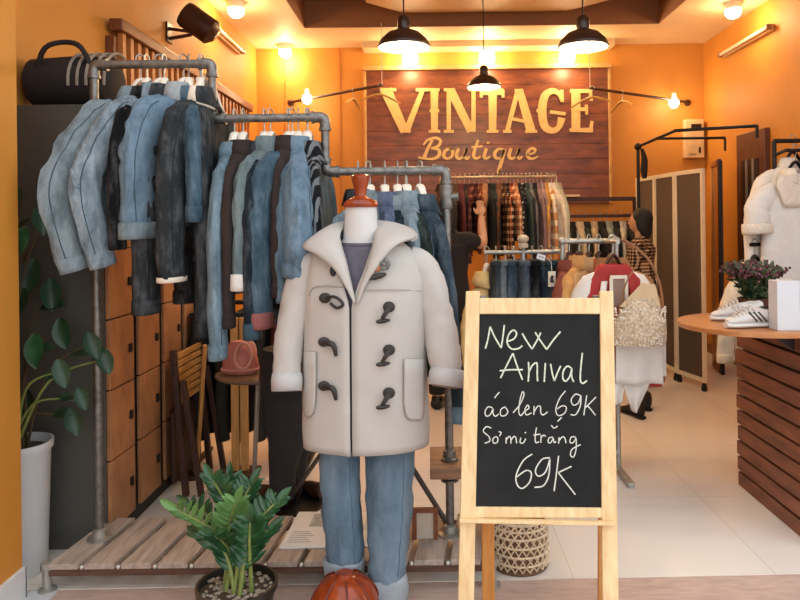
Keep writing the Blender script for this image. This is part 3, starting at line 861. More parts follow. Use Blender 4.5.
# bags on top of the locker
t = thing('duffel_bag', 'dark brown duffel bag lying on top of the locker cabinet', 'bag', (-1.62, 3.25, lz))
dkc = plain('dark_bag_cloth', '#1d1715', .8, .2, 12, bmp=.3)
b = MB(); b.tube([(-1.83, 3.22, lz + .125), (-1.8, 3.22, lz + .125), (-1.62, 3.22, lz + .13), (-1.46, 3.22, lz + .125), (-1.43, 3.22, lz + .125)], [.08, .12, .125, .12, .08], 18, wob=.15, seed=2)
b.build('body', dkc, t)
MB().tube(catmull([(-1.75, 3.12, lz + .16), (-1.7, 3.1, lz + .26), (-1.62, 3.12, lz + .29), (-1.54, 3.1, lz + .26), (-1.5, 3.12, lz + .16)], 4), .012, 8).build('handle', dkc, t)
b = MB()
for i in range(5):
    x_ = -1.60 + i * .04
    b.tube([(x_ + .02 * a_ / 8, 3.22 - .127 * math.cos(-.3 + a_ * .28), lz + .13 + .127 * math.sin(-.3 + a_ * .28)) for a_ in range(9)], .007, 6)
b.build('cord_trim', plain('pale_rope', '#8d8274', .8), t)

# ------------------------------------------------------------------ low rack of dark trousers behind the jackets
def trousers(label, loc, rz, mat, L=.95, hw=.17, group=None, name='trousers', seed=0, hem=None, far=False):
    t = thing(name, label, 'trousers', loc, rz, group)
    b = MB()
    rings = []
    for z, a, c_ in ((-.07, hw * .9, .03), (-.12, hw * .95, .045), (-.2, hw, .05), (-.29, hw * 1.02, .052)):
        rings.append([Vector((a * math.cos(2 * PI * k / 20), c_ * math.sin(2 * PI * k / 20), z)) for k in range(20)])
    b.loft(rings, False, True)
    b.build('waist', mat, t, local=True)
    for s in (-1, 1):
        P = catmull([(s * hw * .5, 0, -.22), (s * hw * .52, 0, -.35), (s * hw * .55, .008, -.22 - (L - .22) * .6), (s * hw * .56, 0, -L)], 4)
        MB().tube(P, [hw * .5, hw * .48, hw * .42, hw * .38], 12, cap=False, flat=.55, up=(0, 1, 0), wob=.2, seed=seed + s).build('leg', mat, t, local=True)
        if hem: MB().tube([P[-1] + Vector((0, 0, .045)), P[-1] - Vector((0, 0, .004))], hw * .42, 12, cap=False, flat=.55, up=(0, 1, 0)).build('hem', hem, t, local=True)
    MB().box((0, 0, -.075), (hw * 1.84, .065, .03)).build('waistband', mat, t, local=True, bevel=.008)
    return t
lr = thing('low_clothes_rack', 'low black rack of dark trousers standing behind the jackets', 'clothes rack', (-1.05, 4.15, 0))
b = MB(); b.cyl((-1.42, 4.15, .95), (-.72, 4.15, .95), .014, n=10); b.build('rail', black_metal, lr)
for x_ in (-1.40, -.74):
    MB().cyl((x_, 4.15, 0), (x_, 4.15, .95), .013, n=10).build('post', black_metal, lr)
    MB().box2((x_ - .015, 3.9, 0), (x_ + .015, 4.4, .02)).build('foot', black_metal, lr, smooth=False)
dark1 = plain('dark_cloth', '#1b1618', .9, .2, 14, bmp=.3); dark2 = plain('dark_olive_cloth', '#2a251c', .9, .2, 14, bmp=.3); mar = plain('maroon_cloth', '#5c2226', .9, .15, 14, bmp=.3)
for i, (m_, nm) in enumerate(((dark1, 'black trousers nearest the folded chair on the low rack'), (dark2, 'dark olive trousers next to the black pair on the low rack'), (dark1, 'black trousers above the round side table on the low rack'), (dark2, 'dark olive trousers behind the pink bag on the low rack'), (mar, 'maroon trousers on the low rack beside the coat sleeve'), (dark1, 'black trousers ending the low rack behind the coat'))):
    x_ = -1.34 + i * .112
    trousers(nm, (x_, 4.15, .965), math.radians(80 + (i * 37) % 20), m_, L=.80, hw=.16, group='trousers on the low rack', seed=i)
    hanger((x_, 4.15, .965), math.radians(80 + (i * 37) % 20), 'hanger holding the ' + nm.split(' on the low')[0].replace(' nearest', ', the pair nearest'), mat=black_metal, hw=.12, group='hangers on the low rack')

# slatted wooden chair by the lockers
t = thing('folding_chair', 'folded wooden chair with slatted back standing at the end of the lockers', 'chair', (-1.2, 3.85, 0))
lw = wood('chair_slat_wood', '#a8743c', '#c99555', (9, 1.5, 9), 4, .5)
xb = -1.33
for y_ in (3.64, 4.03):
    MB().bar((xb + .04, y_, 0), (xb - .02, y_, .76), .03, .035, (0, 1, 0)).build('leg', dark_wood if y_ < 3.8 else dark_wood, t, smooth=False, bevel=.004)
    MB().bar((xb + .12, y_, 0), (xb + .03, y_, .60), .03, .03, (0, 1, 0)).build('leg', dark_wood, t, smooth=False, bevel=.004)
for i in range(7):
    z_ = .47 + i * .04
    MB().box2((xb - .012, 3.655, z_), (xb + .006, 4.015, z_ + .03)).build('back_slat', lw, t, smooth=False, bevel=.003)
MB().box2((xb - .05, 3.67, .02 + .03), (xb - .03, 4.01, .42)).build('seat', dark_wood, t, smooth=False, bevel=.005)
# pale post at the rack's end of the chair
p0 = at(205, 345, 3.75); q0 = on_z(196, 478, 0)
t = thing('folded_stand', 'pale wooden prop leaning beside the folded chair', 'stand', (q0.x, q0.y, 0))
MB().bar((q0.x, q0.y, 0), (p0.x, p0.y, p0.z), .02, .025).build('upright', tan_wood, t, smooth=False, bevel=.003)
MB().box((q0.x, q0.y, .012), (.16, .1, .024)).build('base', dark_wood, t, smooth=False, bevel=.004)

# side table with pink bag
Yt = 3.62
ct = at(258, 372, Yt)
t = thing('side_table', 'small round side table on one thin leg under the pink bag', 'table', (ct.x, Yt, 0))
MB().lathe([(.20, ct.z - .022), (.215, ct.z - .012), (.215, ct.z - .004), (.205, ct.z)], (ct.x, Yt, 0), 36).build('top', wood('dark_table_top', '#6b5040', '#8d705c', (2, 9, 9)), t)
MB().cyl((ct.x - .03, Yt, .014), (ct.x, Yt, ct.z - .02), .012, n=10).build('leg', pale_metal, t)
MB().lathe([(.15, 0), (.15, .01), (.02, .02)], (ct.x - .03, Yt, 0), 28).build('base', black_metal, t)
pk = at(241, 354, Yt - .02)
pb = thing('pink_bag', 'pink open work handbag with two round handles on the side table', 'bag', (pk.x, Yt - .03, ct.z))
pinkm = plain('pink_leather', '#c4786a', .5, .12, 12, bmp=.2)
pink2 = plain('pale_pink_trim', '#d9998a', .5, .06, 12)
rings = []
for z, a, c_ in ((.0, .085, .05), (.02, .095, .06), (.07, .09, .055), (.13, .07, .04), (.165, .05, .025)):
    rings.append([Vector((a * math.cos(2 * PI * k / 24), c_ * math.sin(2 * PI * k / 24), z + .002)) for k in range(24)])
MB().loft(rings).build('body', pinkm, pb, local=True)
for s, yy in ((-1, -.062), (1, .02)):
    MB().tube([(.03 + .042 * math.cos(a * PI / 12), yy + .012 * math.sin(a * PI / 12), .10 + .062 * math.sin(a * PI / 12)) for a in range(25)], .008, 8, cap=False).build('handle', pink2, pb, local=True)
MB().tube([(.095 * math.cos(a * PI / 14), .06 * math.sin(a * PI / 14), .025) for a in range(29)], .007, 6, cap=False).build('trim', pink2, pb, local=True)
MB().ball((-.03, -.05, .08), (.025, .012, .03)).build('pocket', pinkm, pb, local=True)
bc = at(283, 365, Yt)
b = MB(); b.tube(catmull([(bc.x - .11, Yt, ct.z + .012), (bc.x - .05, Yt, ct.z + .025), (bc.x + .02, Yt + .01, ct.z + .03), (bc.x + .06, Yt, ct.z + .022)], 4), [.012, .03, .03, .02], 12, flat=.75, wob=.25, seed=4)
tag(b.build('folded_scarf', plain('beige_cloth', '#c2a071', .9, .12, 15, bmp=.3)), 'beige folded scarf on the side table next to the pink bag', 'scarf')
# tan wooden chair behind the bag
t = thing('board_stand', 'tan wooden stand of two upright boards behind the pink bag', 'stand', (-1.1, 3.94, 0))
for px in (237, 246):
    p = at(px, 316, 4.0)
    MB().box2((p.x - .022, 3.93, .025), (p.x + .022, 3.955, p.z)).build('upright_board', tan_wood, t, smooth=False, bevel=.004)
pp = at(241, 300, 4.0)
MB().box2((pp.x - .1, 3.85, .0), (pp.x + .1, 4.03, .024)).build('base', dark_wood, t, smooth=False, bevel=.004)

# charcoal trouser form
t = thing('trouser_mannequin', 'standing leg mannequin in charcoal trousers beside the coat', 'mannequin', (-.75, 3.42, 0))
chm = plain('charcoal_trouser_cloth', '#2c2a2d', .9, .15, 18, bmp=.3)
def pt(px, py, Y): return at(px, py, Y)
b = MB()
L1 = catmull([pt(287, 380, 3.42), pt(284, 410, 3.42), pt(286, 440, 3.40), pt(283, 470, 3.43), pt(282, 497, 3.44)], 4)
b.tube(L1, [.105, .10, .088, .07, .058], 16, wob=.08)
b.build('leg', chm, t)
b = MB()
L2 = catmull([pt(296, 380, 3.50), pt(297, 410, 3.52), pt(297, 440, 3.54), pt(294, 470, 3.56), pt(292, 492, 3.58)], 4)
b.tube(L2, [.10, .095, .08, .06, .05], 16, wob=.08)
b.build('leg', chm, t)
hz = pt(290, 372, 3.46)
MB().lathe([(.12, -.1), (.15, -.03), (.145, .06), (.13, .12)], (hz.x, 3.46, hz.z), 20).build('hip', chm, t)
MB().tube([(hz.x + .02, 3.49, 0.012), (hz.x + .02, 3.49, hz.z)], .015, 8).build('pole', black_metal, t)
MB().lathe([(.13, 0.0), (.13, .01), (.02, .016)], (hz.x + .02, 3.49, 0), 24).build('base', black_metal, t)
def shoe(loc, rz, m_up, m_sole, label, cat='shoe', name='shoe', group=None, boot=0, L=.27):
    t = thing(name, label, cat, loc, rz, group)
    def ring(x, w, z0, z1, n=14):
        return [Vector((x, w * math.cos(2 * PI * k / n), z0 + (z1 - z0) * (.5 + .5 * math.sin(2 * PI * k / n)))) for k in range(n)]
    k = L / .27
    so = [(-.135, .026), (-.12, .034), (-.07, .036), (0, .036), (.06, .044), (.105, .042), (.13, .024)]
    MB().loft([ring(x * k, w_, 0, .026) for x, w_ in so]).build('sole', m_sole, t, local=True)
    up = [(-.128, .022, .09), (-.115, .031, .098), (-.07, .033, .092), (-.03, .034, .088), (.02, .036, .075), (.07, .04, .055), (.105, .036, .044), (.122, .02, .036)]
    MB().loft([ring(x * k, w_, .018, h_ + (boot if x < 0 else 0)) for x, w_, h_ in up]).build('upper', m_up, t, local=True)
    return t
brl = plain('brown_leather', '#3c2318', .45, .15, 14)
shoe((-.66, 3.62, 0), 2.4, brl, black_metal, 'brown leather shoe on the floor behind the charcoal trousers', group=None)
# ------------------------------------------------------------------ mannequin
MX, MY = -.25, 2.62
mn = thing('mannequin', 'white cloth dress form with reddish wooden neck cap wearing the coat', 'mannequin', (MX, MY, 0))
calico = plain('white_calico', '#cfcdcb', .85, .03, 20, bmp=.15)
nx = at(361, 220, MY).x
rings = []
for z, x, a, c_ in ((.78, MX, .15, .10), (.95, MX, .13, .09), (1.1, MX, .145, .095), (1.22, MX, .155, .085), (1.29, MX, .13, .065), (1.325, nx, .088, .06), (1.35, nx, .068, .06), (1.40, nx, .062, .057), (1.45, nx, .060, .055), (1.468, nx, .058, .053)):
    rings.append([Vector((x + a * math.cos(2 * PI * k / 32), MY + c_ * math.sin(2 * PI * k / 32), z)) for k in range(32)])
MB().loft(rings).build('body_form', calico, mn)
MB().lathe([(.045, 1.462), (.063, 1.466), (.066, 1.476), (.06, 1.488), (.04, 1.498), (.022, 1.508), (.02, 1.52)], (nx, MY, 0), 32).build('neck_cap', red_wood, mn)
MB().lathe([(.021, 1.515), (.023, 1.53), (.028, 1.55), (.034, 1.572), (.035, 1.582), (.028, 1.588)], (nx, MY, 0), 32).build('knob', red_wood, mn)
bx, by = at(345, 590, 2.47).x, 2.47
MB().lathe([(.118, 0), (.124, .02), (.122, .06), (.112, .10), (.09, .135), (.055, .158), (.03, .165), (.028, .175)], (bx, by, 0), 40).build('wooden_base', red_wood, mn)
for k in range(8):
    a = 2 * PI * k / 8 + .2
    P = [(bx + math.cos(a) * r_, by + math.sin(a) * r_, z_) for r_, z_ in ((.125, .01), (.1255, .04), (.1225, .07), (.107, .113), (.08, .145), (.05, .162))]
    MB().tube(catmull(P, 3), .004, 6).build('groove', plain('dark_red_groove', '#6a2412', .3), mn)
px_ = at(345, 500, 2.56).x
MB().tube([(bx, by + .06, .11), (px_, 2.575, .17), (px_, 2.60, .3), (px_, 2.61, .8)], .012, 12).build('pole', pale_metal, mn)

# grey sweater
swm = plain('mauve_grey_knit', '#625e6a', .95, .12, 30, bmp=.5, bscale=160)
t = thing('sweater', 'mauve grey knitted sweater under the duffel coat', 'sweater', (MX, MY, .85))
rings = []
for z, x, a, c_ in ((.80, MX, .175, .118), (.95, MX, .16, .108), (1.1, MX, .165, .11), (1.22, MX, .168, .10), (1.285, MX - .01, .14, .082), (1.318, nx, .1, .073), (1.338, nx, .08, .068)):
    rings.append([Vector((x + a * math.cos(2 * PI * k / 32), MY + c_ * math.sin(2 * PI * k / 32) + .0, z - .006 * (1 - math.sin(2 * PI * k / 32)))) for k in range(32)])
MB().loft(rings, False, False).build('body', swm, t, solid=.003)
MB().tube([(nx + .076 * math.cos(2 * PI * k / 28), MY + .066 * math.sin(2 * PI * k / 28), 1.338 - .006 * (1 - math.sin(2 * PI * k / 28))) for k in range(29)], .007, 8, cap=False).build('neckband', swm, t)

# duffel coat
coatm = plain('beige_wool', '#bcb7b1', .95, .05, 9, bmp=.12, bscale=200)
ct_ = thing('duffel_coat', 'beige wool duffel coat with dark toggles worn by the dress form', 'coat', (MX, MY, .53))
LV = [(.583, .228, .145), (.66, .231, .145), (.8, .230, .14), (.93, .229, .137), (1.05, .228, .135), (1.13, .226, .132), (1.2, .222, .125), (1.25, .214, .116), (1.285, .20, .106), (1.31, .182, .098), (1.33, .158, .09), (1.35, .122, .084), (1.367, .09, .078)]
def cdim(z):
    z = min(max(z, LV[0][0]), LV[-1][0])
    for (z0, a0, b0), (z1, a1, b1) in zip(LV, LV[1:]):
        if z <= z1:
            t_ = (z - z0) / (z1 - z0)
            return a0 + (a1 - a0) * t_, b0 + (b1 - b0) * t_
def cwave(ph, z):
    return .006 * math.sin(4 * ph + 1.1) * (1.3 - z) + .005 * noise.noise(Vector((math.sin(ph) * 3, math.cos(ph) * 3, z * 4)))
def csurf(ph, z, off=0.0):
    a, b = cdim(z)
    w_ = cwave(ph, z)
    s_, c_ = math.sin(ph), math.cos(ph)
    cxx = MX + (nx - MX) * max(0, (z - 1.2) / .17)
    return Vector((cxx + (a + w_ + off) * math.copysign(abs(s_) ** .85, s_), MY - (b + w_ + off) * math.copysign(abs(c_) ** .8, c_), z))
def cfront(px, py, off=.008):
    """point on the coat's front under pixel px, py"""
    Y = MY - .13
    for _ in range(6):
        p = at(px, py, Y)
        a, b = cdim(p.z)
        s_ = max(-1, min(1, (p.x - MX) / a))
        ph = math.asin(math.copysign(abs(s_) ** (1 / .85), s_))
        Y = csurf(ph, p.z, off).y
    return at(px, py, Y)
PH0 = -.13
ZV = 1.115
rings = []
zs_ = []
for (z0, _, _), (z1, _, _) in zip(LV, LV[1:]):
    n_ = 3 if z1 - z0 > .06 else 2
    zs_ += [z0 + (z1 - z0) * i / n_ for i in range(n_)]
zs_.append(LV[-1][0])
NN = 64
for z in zs_:
    a_, _ = cdim(z)
    vh = 0 if z < ZV else (z - ZV) / (1.367 - ZV) * .062
    aa = math.asin(min(.99, vh / a_)) * 1.05 + .014
    ring = []
    for k in range(NN + 1):
        ph = PH0 + aa + (2 * PI - 2 * aa) * k / NN
        e = .006 * max(0, 1 - (NN - k) / 3.0)      # the overlapping right front
        ring.append(csurf(ph, z, e))
    rings.append(ring)
MB().loft(rings, False, False, closed=False).build('body', coatm, ct_, solid=.008, off=-1)
# overlap strip behind the opening, dark to paint in the gap's shadow line
MB().grid([[csurf(PH0 + d, z, -.012) for d in (-.16, -.05, .05, .16)] for z in [.592 + .037 * i for i in range(15)]]).build('facing', plain('dark_facing', '#3a3734', .9), ct_)
# sleeves
def csleeve(pts, rad, seed):
    P = catmull([at(x, y, Y) for x, y, Y in pts], 5)
    MB().tube(P, rad, 20, cap=False, wob=.16, seed=seed, flat=.95, up=(0, 1, 0)).build('sleeve', coatm, ct_, solid=.006)
    return P
P = csleeve([(324, 262, 2.62), (308, 268, 2.62), (299, 295, 2.61), (292, 325, 2.59), (288, 352, 2.565), (287, 379, 2.54)], [.048, .057, .056, .053, .05, .046], 3)
cuffm = plain('pale_lining', '#bcbab9', .85, .05, 20, bmp=.2)
d = (P[-1] - P[-4]).normalized()
MB().tube([P[-1] - d * .02, P[-1] + d * .005, P[-1] + d * .042], [.051, .054, .052], 20, cap=False).build('cuff', cuffm, ct_, solid=.006)
P = csleeve([(408, 258, 2.62), (422, 266, 2.62), (432, 292, 2.61), (439, 325, 2.59), (444, 350, 2.56), (447, 372, 2.54)], [.044, .054, .056, .057, .058, .052], 9)
d = (P[-1] - P[-4]).normalized(); d = (d + Vector((-.25, 0, .0))).normalized()
MB().tube([P[-1] - d * .012, P[-1] + d * .008, P[-1] + d * .05], [.056, .062, .060], 20, cap=False, flat=.9).build('cuff', cuffm, ct_, solid=.006)
MB().tube([P[-1] + d * .02, P[-1] + d * .055], [.05, .048], 16).build('cuff_lining', plain('brown_lining', '#8d7466', .9, .15, 14), ct_)
# hood and wide collar
colpts = [((355, 302, -.140), (354, 303, -.142)), ((350, 280, -.132), (344, 284, -.146)), ((346, 262, -.118), (333, 268, -.142)), ((342, 248, -.10), (317, 255, -.13)), ((340, 237, -.072), (303, 247, -.075)),
          ((342, 230, -.02), (314, 236, .0)), ((347, 226, .04), (330, 228, .07)), ((360, 224, .075), (362, 225, .15)), ((372, 226, .04), (396, 225, .10)), ((375, 231, -.02), (411, 229, .04)),
          ((374, 237, -.066), (415, 237, -.05)), ((373, 246, -.095), (400, 243, -.118)), ((370, 258, -.115), (388, 253, -.136)), ((365, 276, -.132), (375, 270, -.145)), ((360, 290, -.138), (365, 286, -.146)), ((357, 303, -.141), (358, 304, -.142))]
I_ = catmull([at(x, y, MY + d) for (x, y, d), _ in colpts], 4)
O_ = catmull([at(x, y, MY + d) for _, (x, y, d) in colpts], 4)
rows = []
for u in range(7):
    t_ = u / 6
    rows.append([p.lerp(q, t_) + Vector((0, -.010, .014)) * math.sin(PI * t_) * min(1, (q - p).length / .05) for p, q in zip(I_, O_)])
MB().grid(rows).build('collar', coatm, ct_, solid=.009)
hood = MB()
hp = catmull([at(334, 232, MY + .05), at(345, 236, MY + .14), at(365, 243, MY + .20), at(388, 238, MY + .17), at(405, 235, MY + .09), at(413, 237, MY + .02)], 5)
hood.tube(hp, [.03, .055, .075, .07, .045, .02], 18, flat=.8, wob=.2, seed=5)
hood.build('hood', coatm, ct_)
# seams, pockets, toggles
seam = plain('coat_seam', '#a19a91', .95, .05)
def seamline(pts, r=.0022, name='seam'):
    MB().tube(catmull([cfront(x, y, .0065) for x, y in pts], 4), r, 6).build(name, seam, ct_)
seamline([(309, 296), (313, 288), (325, 286), (340, 287), (352, 288)])
seamline([(360, 291), (375, 290), (400, 290), (421, 291)])
def pocket(rows_px):
    rows = []
    for y, xa, xb_ in rows_px:
        rows.append([cfront(xa + (xb_ - xa) * k / 6, y, .010) for k in range(7)])
    MB().grid(rows).build('pocket', coatm, ct_, solid=.008)
    edge = [r[0] for r in rows] + rows[-1][1:-1] + [r[-1] for r in reversed(rows)]
    return edge
e1 = pocket([(352, 303, 316), (366, 303, 316), (382, 303, 316), (398, 303, 315.5), (408, 303.5, 314.5), (414, 305, 312.5), (417, 307, 310)])
MB().tube(e1, .0028, 6).build('pocket_seam', plain('pocket_seam_dark', '#8f8981', .95), ct_)
e2 = pocket([(359, 404, 424.5), (372, 404, 424.5), (388, 404, 424.5), (402, 404, 424.5), (411, 405, 424), (417, 407, 423), (420, 411, 421)])
MB().tube(e2, .0028, 6).build('pocket_seam', plain('pocket_seam_dark', '#8f8981', .95), ct_)
horn = plain('dark_horn', '#262120', .35, .25, 30); patch_m = plain('dark_leather_patch', '#35312f', .7, .2, 20)
def toggle(px, py, right):
    c = cfront(px, py, .016)
    N_ = Vector((0, -1, 0))
    if right:
        pm = MB().ball(cfront(px + 4, py - 6, .008), (.022, .010, .020), 14, 8); pt_ = pm.build('toggle_patch', patch_m, ct_)
        a, b = cfront(px + 4, py - 5, .02), cfront(px - 3, py + 6, .02)
        MB().tube(catmull([a, a.lerp(b, .5) + N_ * .012, b], 4), [.010, .008, .006], 8).build('toggle_cord', patch_m, pt_)
        a, b = cfront(px - 9, py + 9, .022), cfront(px + 5, py + 7, .022)
        MB().tube([a, a.lerp(b, .2), a.lerp(b, .6), b], [.004, .008, .0085, .004], 10).build('toggle', horn, pt_)
    else:
        pm = MB().ball(cfront(px - 3, py - 2, .008), (.022, .010, .018), 14, 8); pt_ = pm.build('toggle_patch', patch_m, ct_)
        a, b, c2 = cfront(px - 3, py - 1, .02), cfront(px + 6, py + 1, .024), cfront(px + 9, py + 12, .02)
        MB().tube(catmull([a, b, c2], 4), [.010, .011, .009, .006], 10).build('toggle', horn, pt_)
for x, y in ((327, 344), (327, 388)): toggle(x, y, False)
for x, y in ((385, 313), (385, 356), (385, 399)): toggle(x, y, True)
pm = MB().ball(cfront(325, 298, .008), (.022, .010, .019), 14, 8).build('toggle_patch', patch_m, ct_)
MB().tube(catmull([cfront(326, 298, .018), cfront(335, 297, .022), cfront(343, 304, .016), cfront(337, 308, .014), cfront(330, 303, .016)], 5), .0055, 8).build('toggle_loop', horn, pm)
pm = MB().ball(cfront(333, 271, .012), (.012, .008, .02), 12, 8).build('toggle_patch', patch_m, ct_)
pm = MB().ball(cfront(375, 268, .020), (.024, .010, .016), 14, 8); pt_ = pm.build('toggle_patch', plain('tan_leather_patch', '#a06c4c', .6), ct_)
a, b = cfront(369, 279, .02), cfront(386, 274, .02)
MB().tube([a, a.lerp(b, .3), a.lerp(b, .7), b], [.005, .010, .010, .005], 10).build('toggle', horn, pt_)
br_ = MB()
cb = cfront(384, 264, .03)
for k in range(7):
    a = 2 * PI * k / 7
    br_.ball(cb + Vector((math.cos(a) * .014, -.004 * (k % 2), math.sin(a) * .014)), (.011, .007, .011), 8, 6)
br_.ball(cb + Vector((0, -.008, 0)), .009, 8, 6)
tag(br_.build('brooch', plain('grey_brooch', '#6f6f6a', .5, .3, 60), ct_), 'grey flower brooch')

# jeans
jm = denim('worn_blue_jeans', '#768fa3', 1.3, patch=3)
jn = thing('jeans', 'light blue jeans with turned up cuffs hanging below the duffel coat', 'jeans', (MX, 2.6, .02))
b = MB()
rings = []
for z, a, c_ in ((.93, .15, .10), (.85, .16, .105), (.74, .165, .11)):
    rings.append([Vector((MX + a * math.cos(2 * PI * k / 24), 2.63 + c_ * math.sin(2 * PI * k / 24), z)) for k in range(24)])
b.loft(rings); b.build('hips', jm, jn)
cuffj = denim('jeans_inside', '#b0bcc6', 1.1)
def jleg(pts, rad, seed, cf):
    P = catmull([at(x, y, Y) for x, y, Y in pts], 5)
    lg_ = MB().tube(P, rad, 20, cap=False, wob=.14, seed=seed, up=(0, 1, 0))
    sm = [lg_.v[i * 20 + 17].copy() for i in range(len(P) - 2)]
    lg_.build('leg', jm, jn, solid=.003)
    MB().tube(sm, .0022, 6).build('side_seam', plain('jeans_seam', '#4c667d', .9), jn)
    a, b_ = at(*cf[0]), at(*cf[1]); r_ = cf[2]
    MB().tube([a, a.lerp(b_, .15), a.lerp(b_, .6), b_, b_ + (b_ - a) * .03], [r_ * .94, r_ * 1.02, r_ * 1.04, r_, r_ * .9], 20, cap=False, wob=.16, seed=seed + 1, up=(0, 1, 0)).build('cuff', cuffj, jn, solid=.006)
jleg([(340, 430, 2.63), (340, 470, 2.62), (342, 510, 2.61), (345, 545, 2.60), (345, 562, 2.60)], [.074, .0735, .073, .069, .066], 2, ((344, 556, 2.60), (344, 577, 2.60), .071))
jleg([(390, 430, 2.63), (390, 470, 2.61), (389, 515, 2.59), (388, 555, 2.57), (388, 580, 2.56)], [.09, .089, .083, .07, .064], 5, ((387, 574, 2.56), (388, 597, 2.56), .072))

# tripod stand behind the coat
t = thing('tripod_stand', 'black folding tripod stand standing on the pallet behind the mannequin', 'stand', (-.25, 3.05, 0))
ap = at(365, 392, 3.02)
for (px, py, Y) in ((285, 505, 3.30), (447, 512, 2.98), (372, 500, 3.09)):
    q = at(px, py, Y)
    if Y < 3.1 and px > 400: q.z = ZP + .012
    else: q = on_z(px, py, .012) if px < 300 else Vector((q.x, 3.06, ZP + .012))
    o_ = MB().tube([ap, q], .011, 10).build('leg', plain('grey_black_metal', '#5b5652', .4, .15, 20, metal=.5), t)
    MB().ball(q, (.016, .016, .012), 10, 6).build('rubber_foot', black_metal, o_)
MB().tube([ap - Vector((0, 0, .12)), ap + Vector((0, 0, .35))], .014, 10).build('pole', black_metal, t)
MB().lathe([(.03, -.03), (.035, 0), (.03, .03)], ap, 16).build('collar', black_metal, t)

# white printed sheets on the pallet
c4 = [on_z(279, 549, ZP + .002), on_z(378, 547, ZP + .002), on_z(384, 513, ZP + .002), on_z(299, 513, ZP + .002)]
t = thing('magazine', 'white printed magazine lying open on the pallet behind the jeans', 'magazine', (c4[0] + c4[2]) / 2)
MB().prism(c4, (0, 0, .006)).build('pages', plain('white_paper', '#f2f4f6', .5, .03, 20), t, smooth=False)
def on4(u, v_): return c4[0].lerp(c4[1], u).lerp(c4[3].lerp(c4[2], u), v_) + Vector((0, 0, .0062))
g_ = MB()
g_.grid([[on4(.2 + .17 * i, .55 + .38 * j) for i in (0, .5, 1)] for j in (0, .5, 1)])
tag(g_.build('printed_picture', plain('grey_print', '#aeb4b8', .5, .35, 40), t, smooth=False), 'grey printed picture')
g_ = MB()
for k in range(6):
    v_ = .12 + k * .055
    g_.prism([on4(.05, v_), on4(.3 - (k % 3) * .03, v_), on4(.3 - (k % 3) * .03, v_ + .02), on4(.05, v_ + .02)], (0, 0, .0004))
g_.build('text_lines', plain('grey_ink', '#b9bcbe', .6), t, smooth=False)
t = None
# brown leaning frame by the right post
p0, p1 = at(412, 508, 2.86), at(437, 531, 2.86)
t = thing('photo_stand', 'small brown wooden frame leaning on the rack post above the pallet', 'frame', ((p0.x + p1.x) / 2, 2.86, ZP))
zf = p0.z
for lo, hi in (((p0.x, 2.85, zf - .018), (p1.x + .005, 2.87, zf)), ((p0.x, 2.85, ZP + .002), (p0.x + .018, 2.87, zf - .019)), ((p1.x - .014, 2.85, ZP + .002), (p1.x + .004, 2.87, zf - .019))):
    MB().box2(lo, hi).build('frame_bar', wood('brown_frame_wood', '#6e3a22', '#8f5233', (5, 5, 5), 4, .5), t, smooth=False, bevel=.002)
MB().box2((p0.x + .019, 2.858, ZP + .004), (p1.x - .015, 2.864, zf - .02)).build('picture', plain('pale_picture', '#cfc0b0', .7, .1, 14), t, smooth=False)

# ------------------------------------------------------------------ chalkboard
YT, ZT, YB, ZB_ = 2.43, 1.17, 2.225, 0.0
n_c = Vector((0, -(ZT - ZB_), -(YT - YB))).normalized()   # faces the camera, tipped up
n_c = Vector((0, -(ZT - ZB_), (YT - YB))).normalized()
P0c = Vector((0, YT, ZT))
def onb(px, py, off=0.0):
    x, z = ray(px, py)
    o = Vector((0, 0, H)); d_ = Vector((x, 1, z))
    q = P0c + n_c * off
    t_ = (q - o).dot(n_c) / d_.dot(n_c)
    return o + d_ * t_
ch = thing('chalkboard', 'wooden A-frame chalkboard with chalk writing standing at the entrance', 'chalkboard', (.37, 2.35, 0))
fth = .022
def fpoly(pts, name, mat=None):
    return MB().prism([onb(x, y, fth / 2) for x, y in pts], -n_c * fth).build(name, mat or pine, ch, smooth=False, bevel=.003)
xs = lambda y, L: (L[0] + (L[1] - L[0]) * (y - 291) / (520 - 291))
LO, LI, RI, RO_ = (466, 459.5), (480, 475), (600, 602), (613.5, 617.5)
yb_ = 680
fpoly([(xs(291, LO), 291), (xs(291, LI), 291), (xs(yb_, LI) + 1, yb_), (xs(yb_, LO) + 1, yb_)], 'stile')
fpoly([(xs(291, RI), 291), (xs(291, RO_), 291), (xs(yb_, RO_), yb_), (xs(yb_, RI), yb_)], 'stile')
fpoly([(xs(297, LI), 298), (xs(297, RI), 298), (xs(314, RI), 314), (xs(314, LI), 314)], 'rail')
fpoly([(xs(507, LI), 507), (xs(507, RI), 508), (xs(522, RI), 518), (xs(522, LI), 518)], 'rail')
lg = [onb(459, 517, .004), onb(613, 520, .004)]
up_c = Vector((0, (YT - YB), (ZT - ZB_))).normalized()
MB().prism([lg[0] + n_c * .03, lg[1] + n_c * .03, lg[1] - n_c * .0, lg[0] - n_c * .0], -up_c * .012).build('chalk_ledge', pine, ch, smooth=False, bevel=.002)
slate = plain('blackboard_slate', '#1e1f1f', .65, .35, 7, spec=.2)
MB().prism([onb(xs(312, LI) - 1, 312, 0.001), onb(xs(312, RI) + 1, 312, .001), onb(xs(509, RI) + 1, 509, .001), onb(xs(509, LI) - 1, 509, .001)], -n_c * .006).build('board', slate, ch, smooth=False)
for px_, nm in ((489, 'leg'), (606, 'leg')):
    a = at(px_ - 3, 300, YT + .03); b_ = Vector((at(px_, 600, 2.5).x, 2.53, 0))
    MB().bar((b_.x - .002, YT + .02, ZT - .05), b_, .045, .02, (0, 1, 0)).build('rear_leg', pine_dark, ch, smooth=False, bevel=.003)
a, b_ = at(488, 560, 2.54), at(593, 560, 2.54)
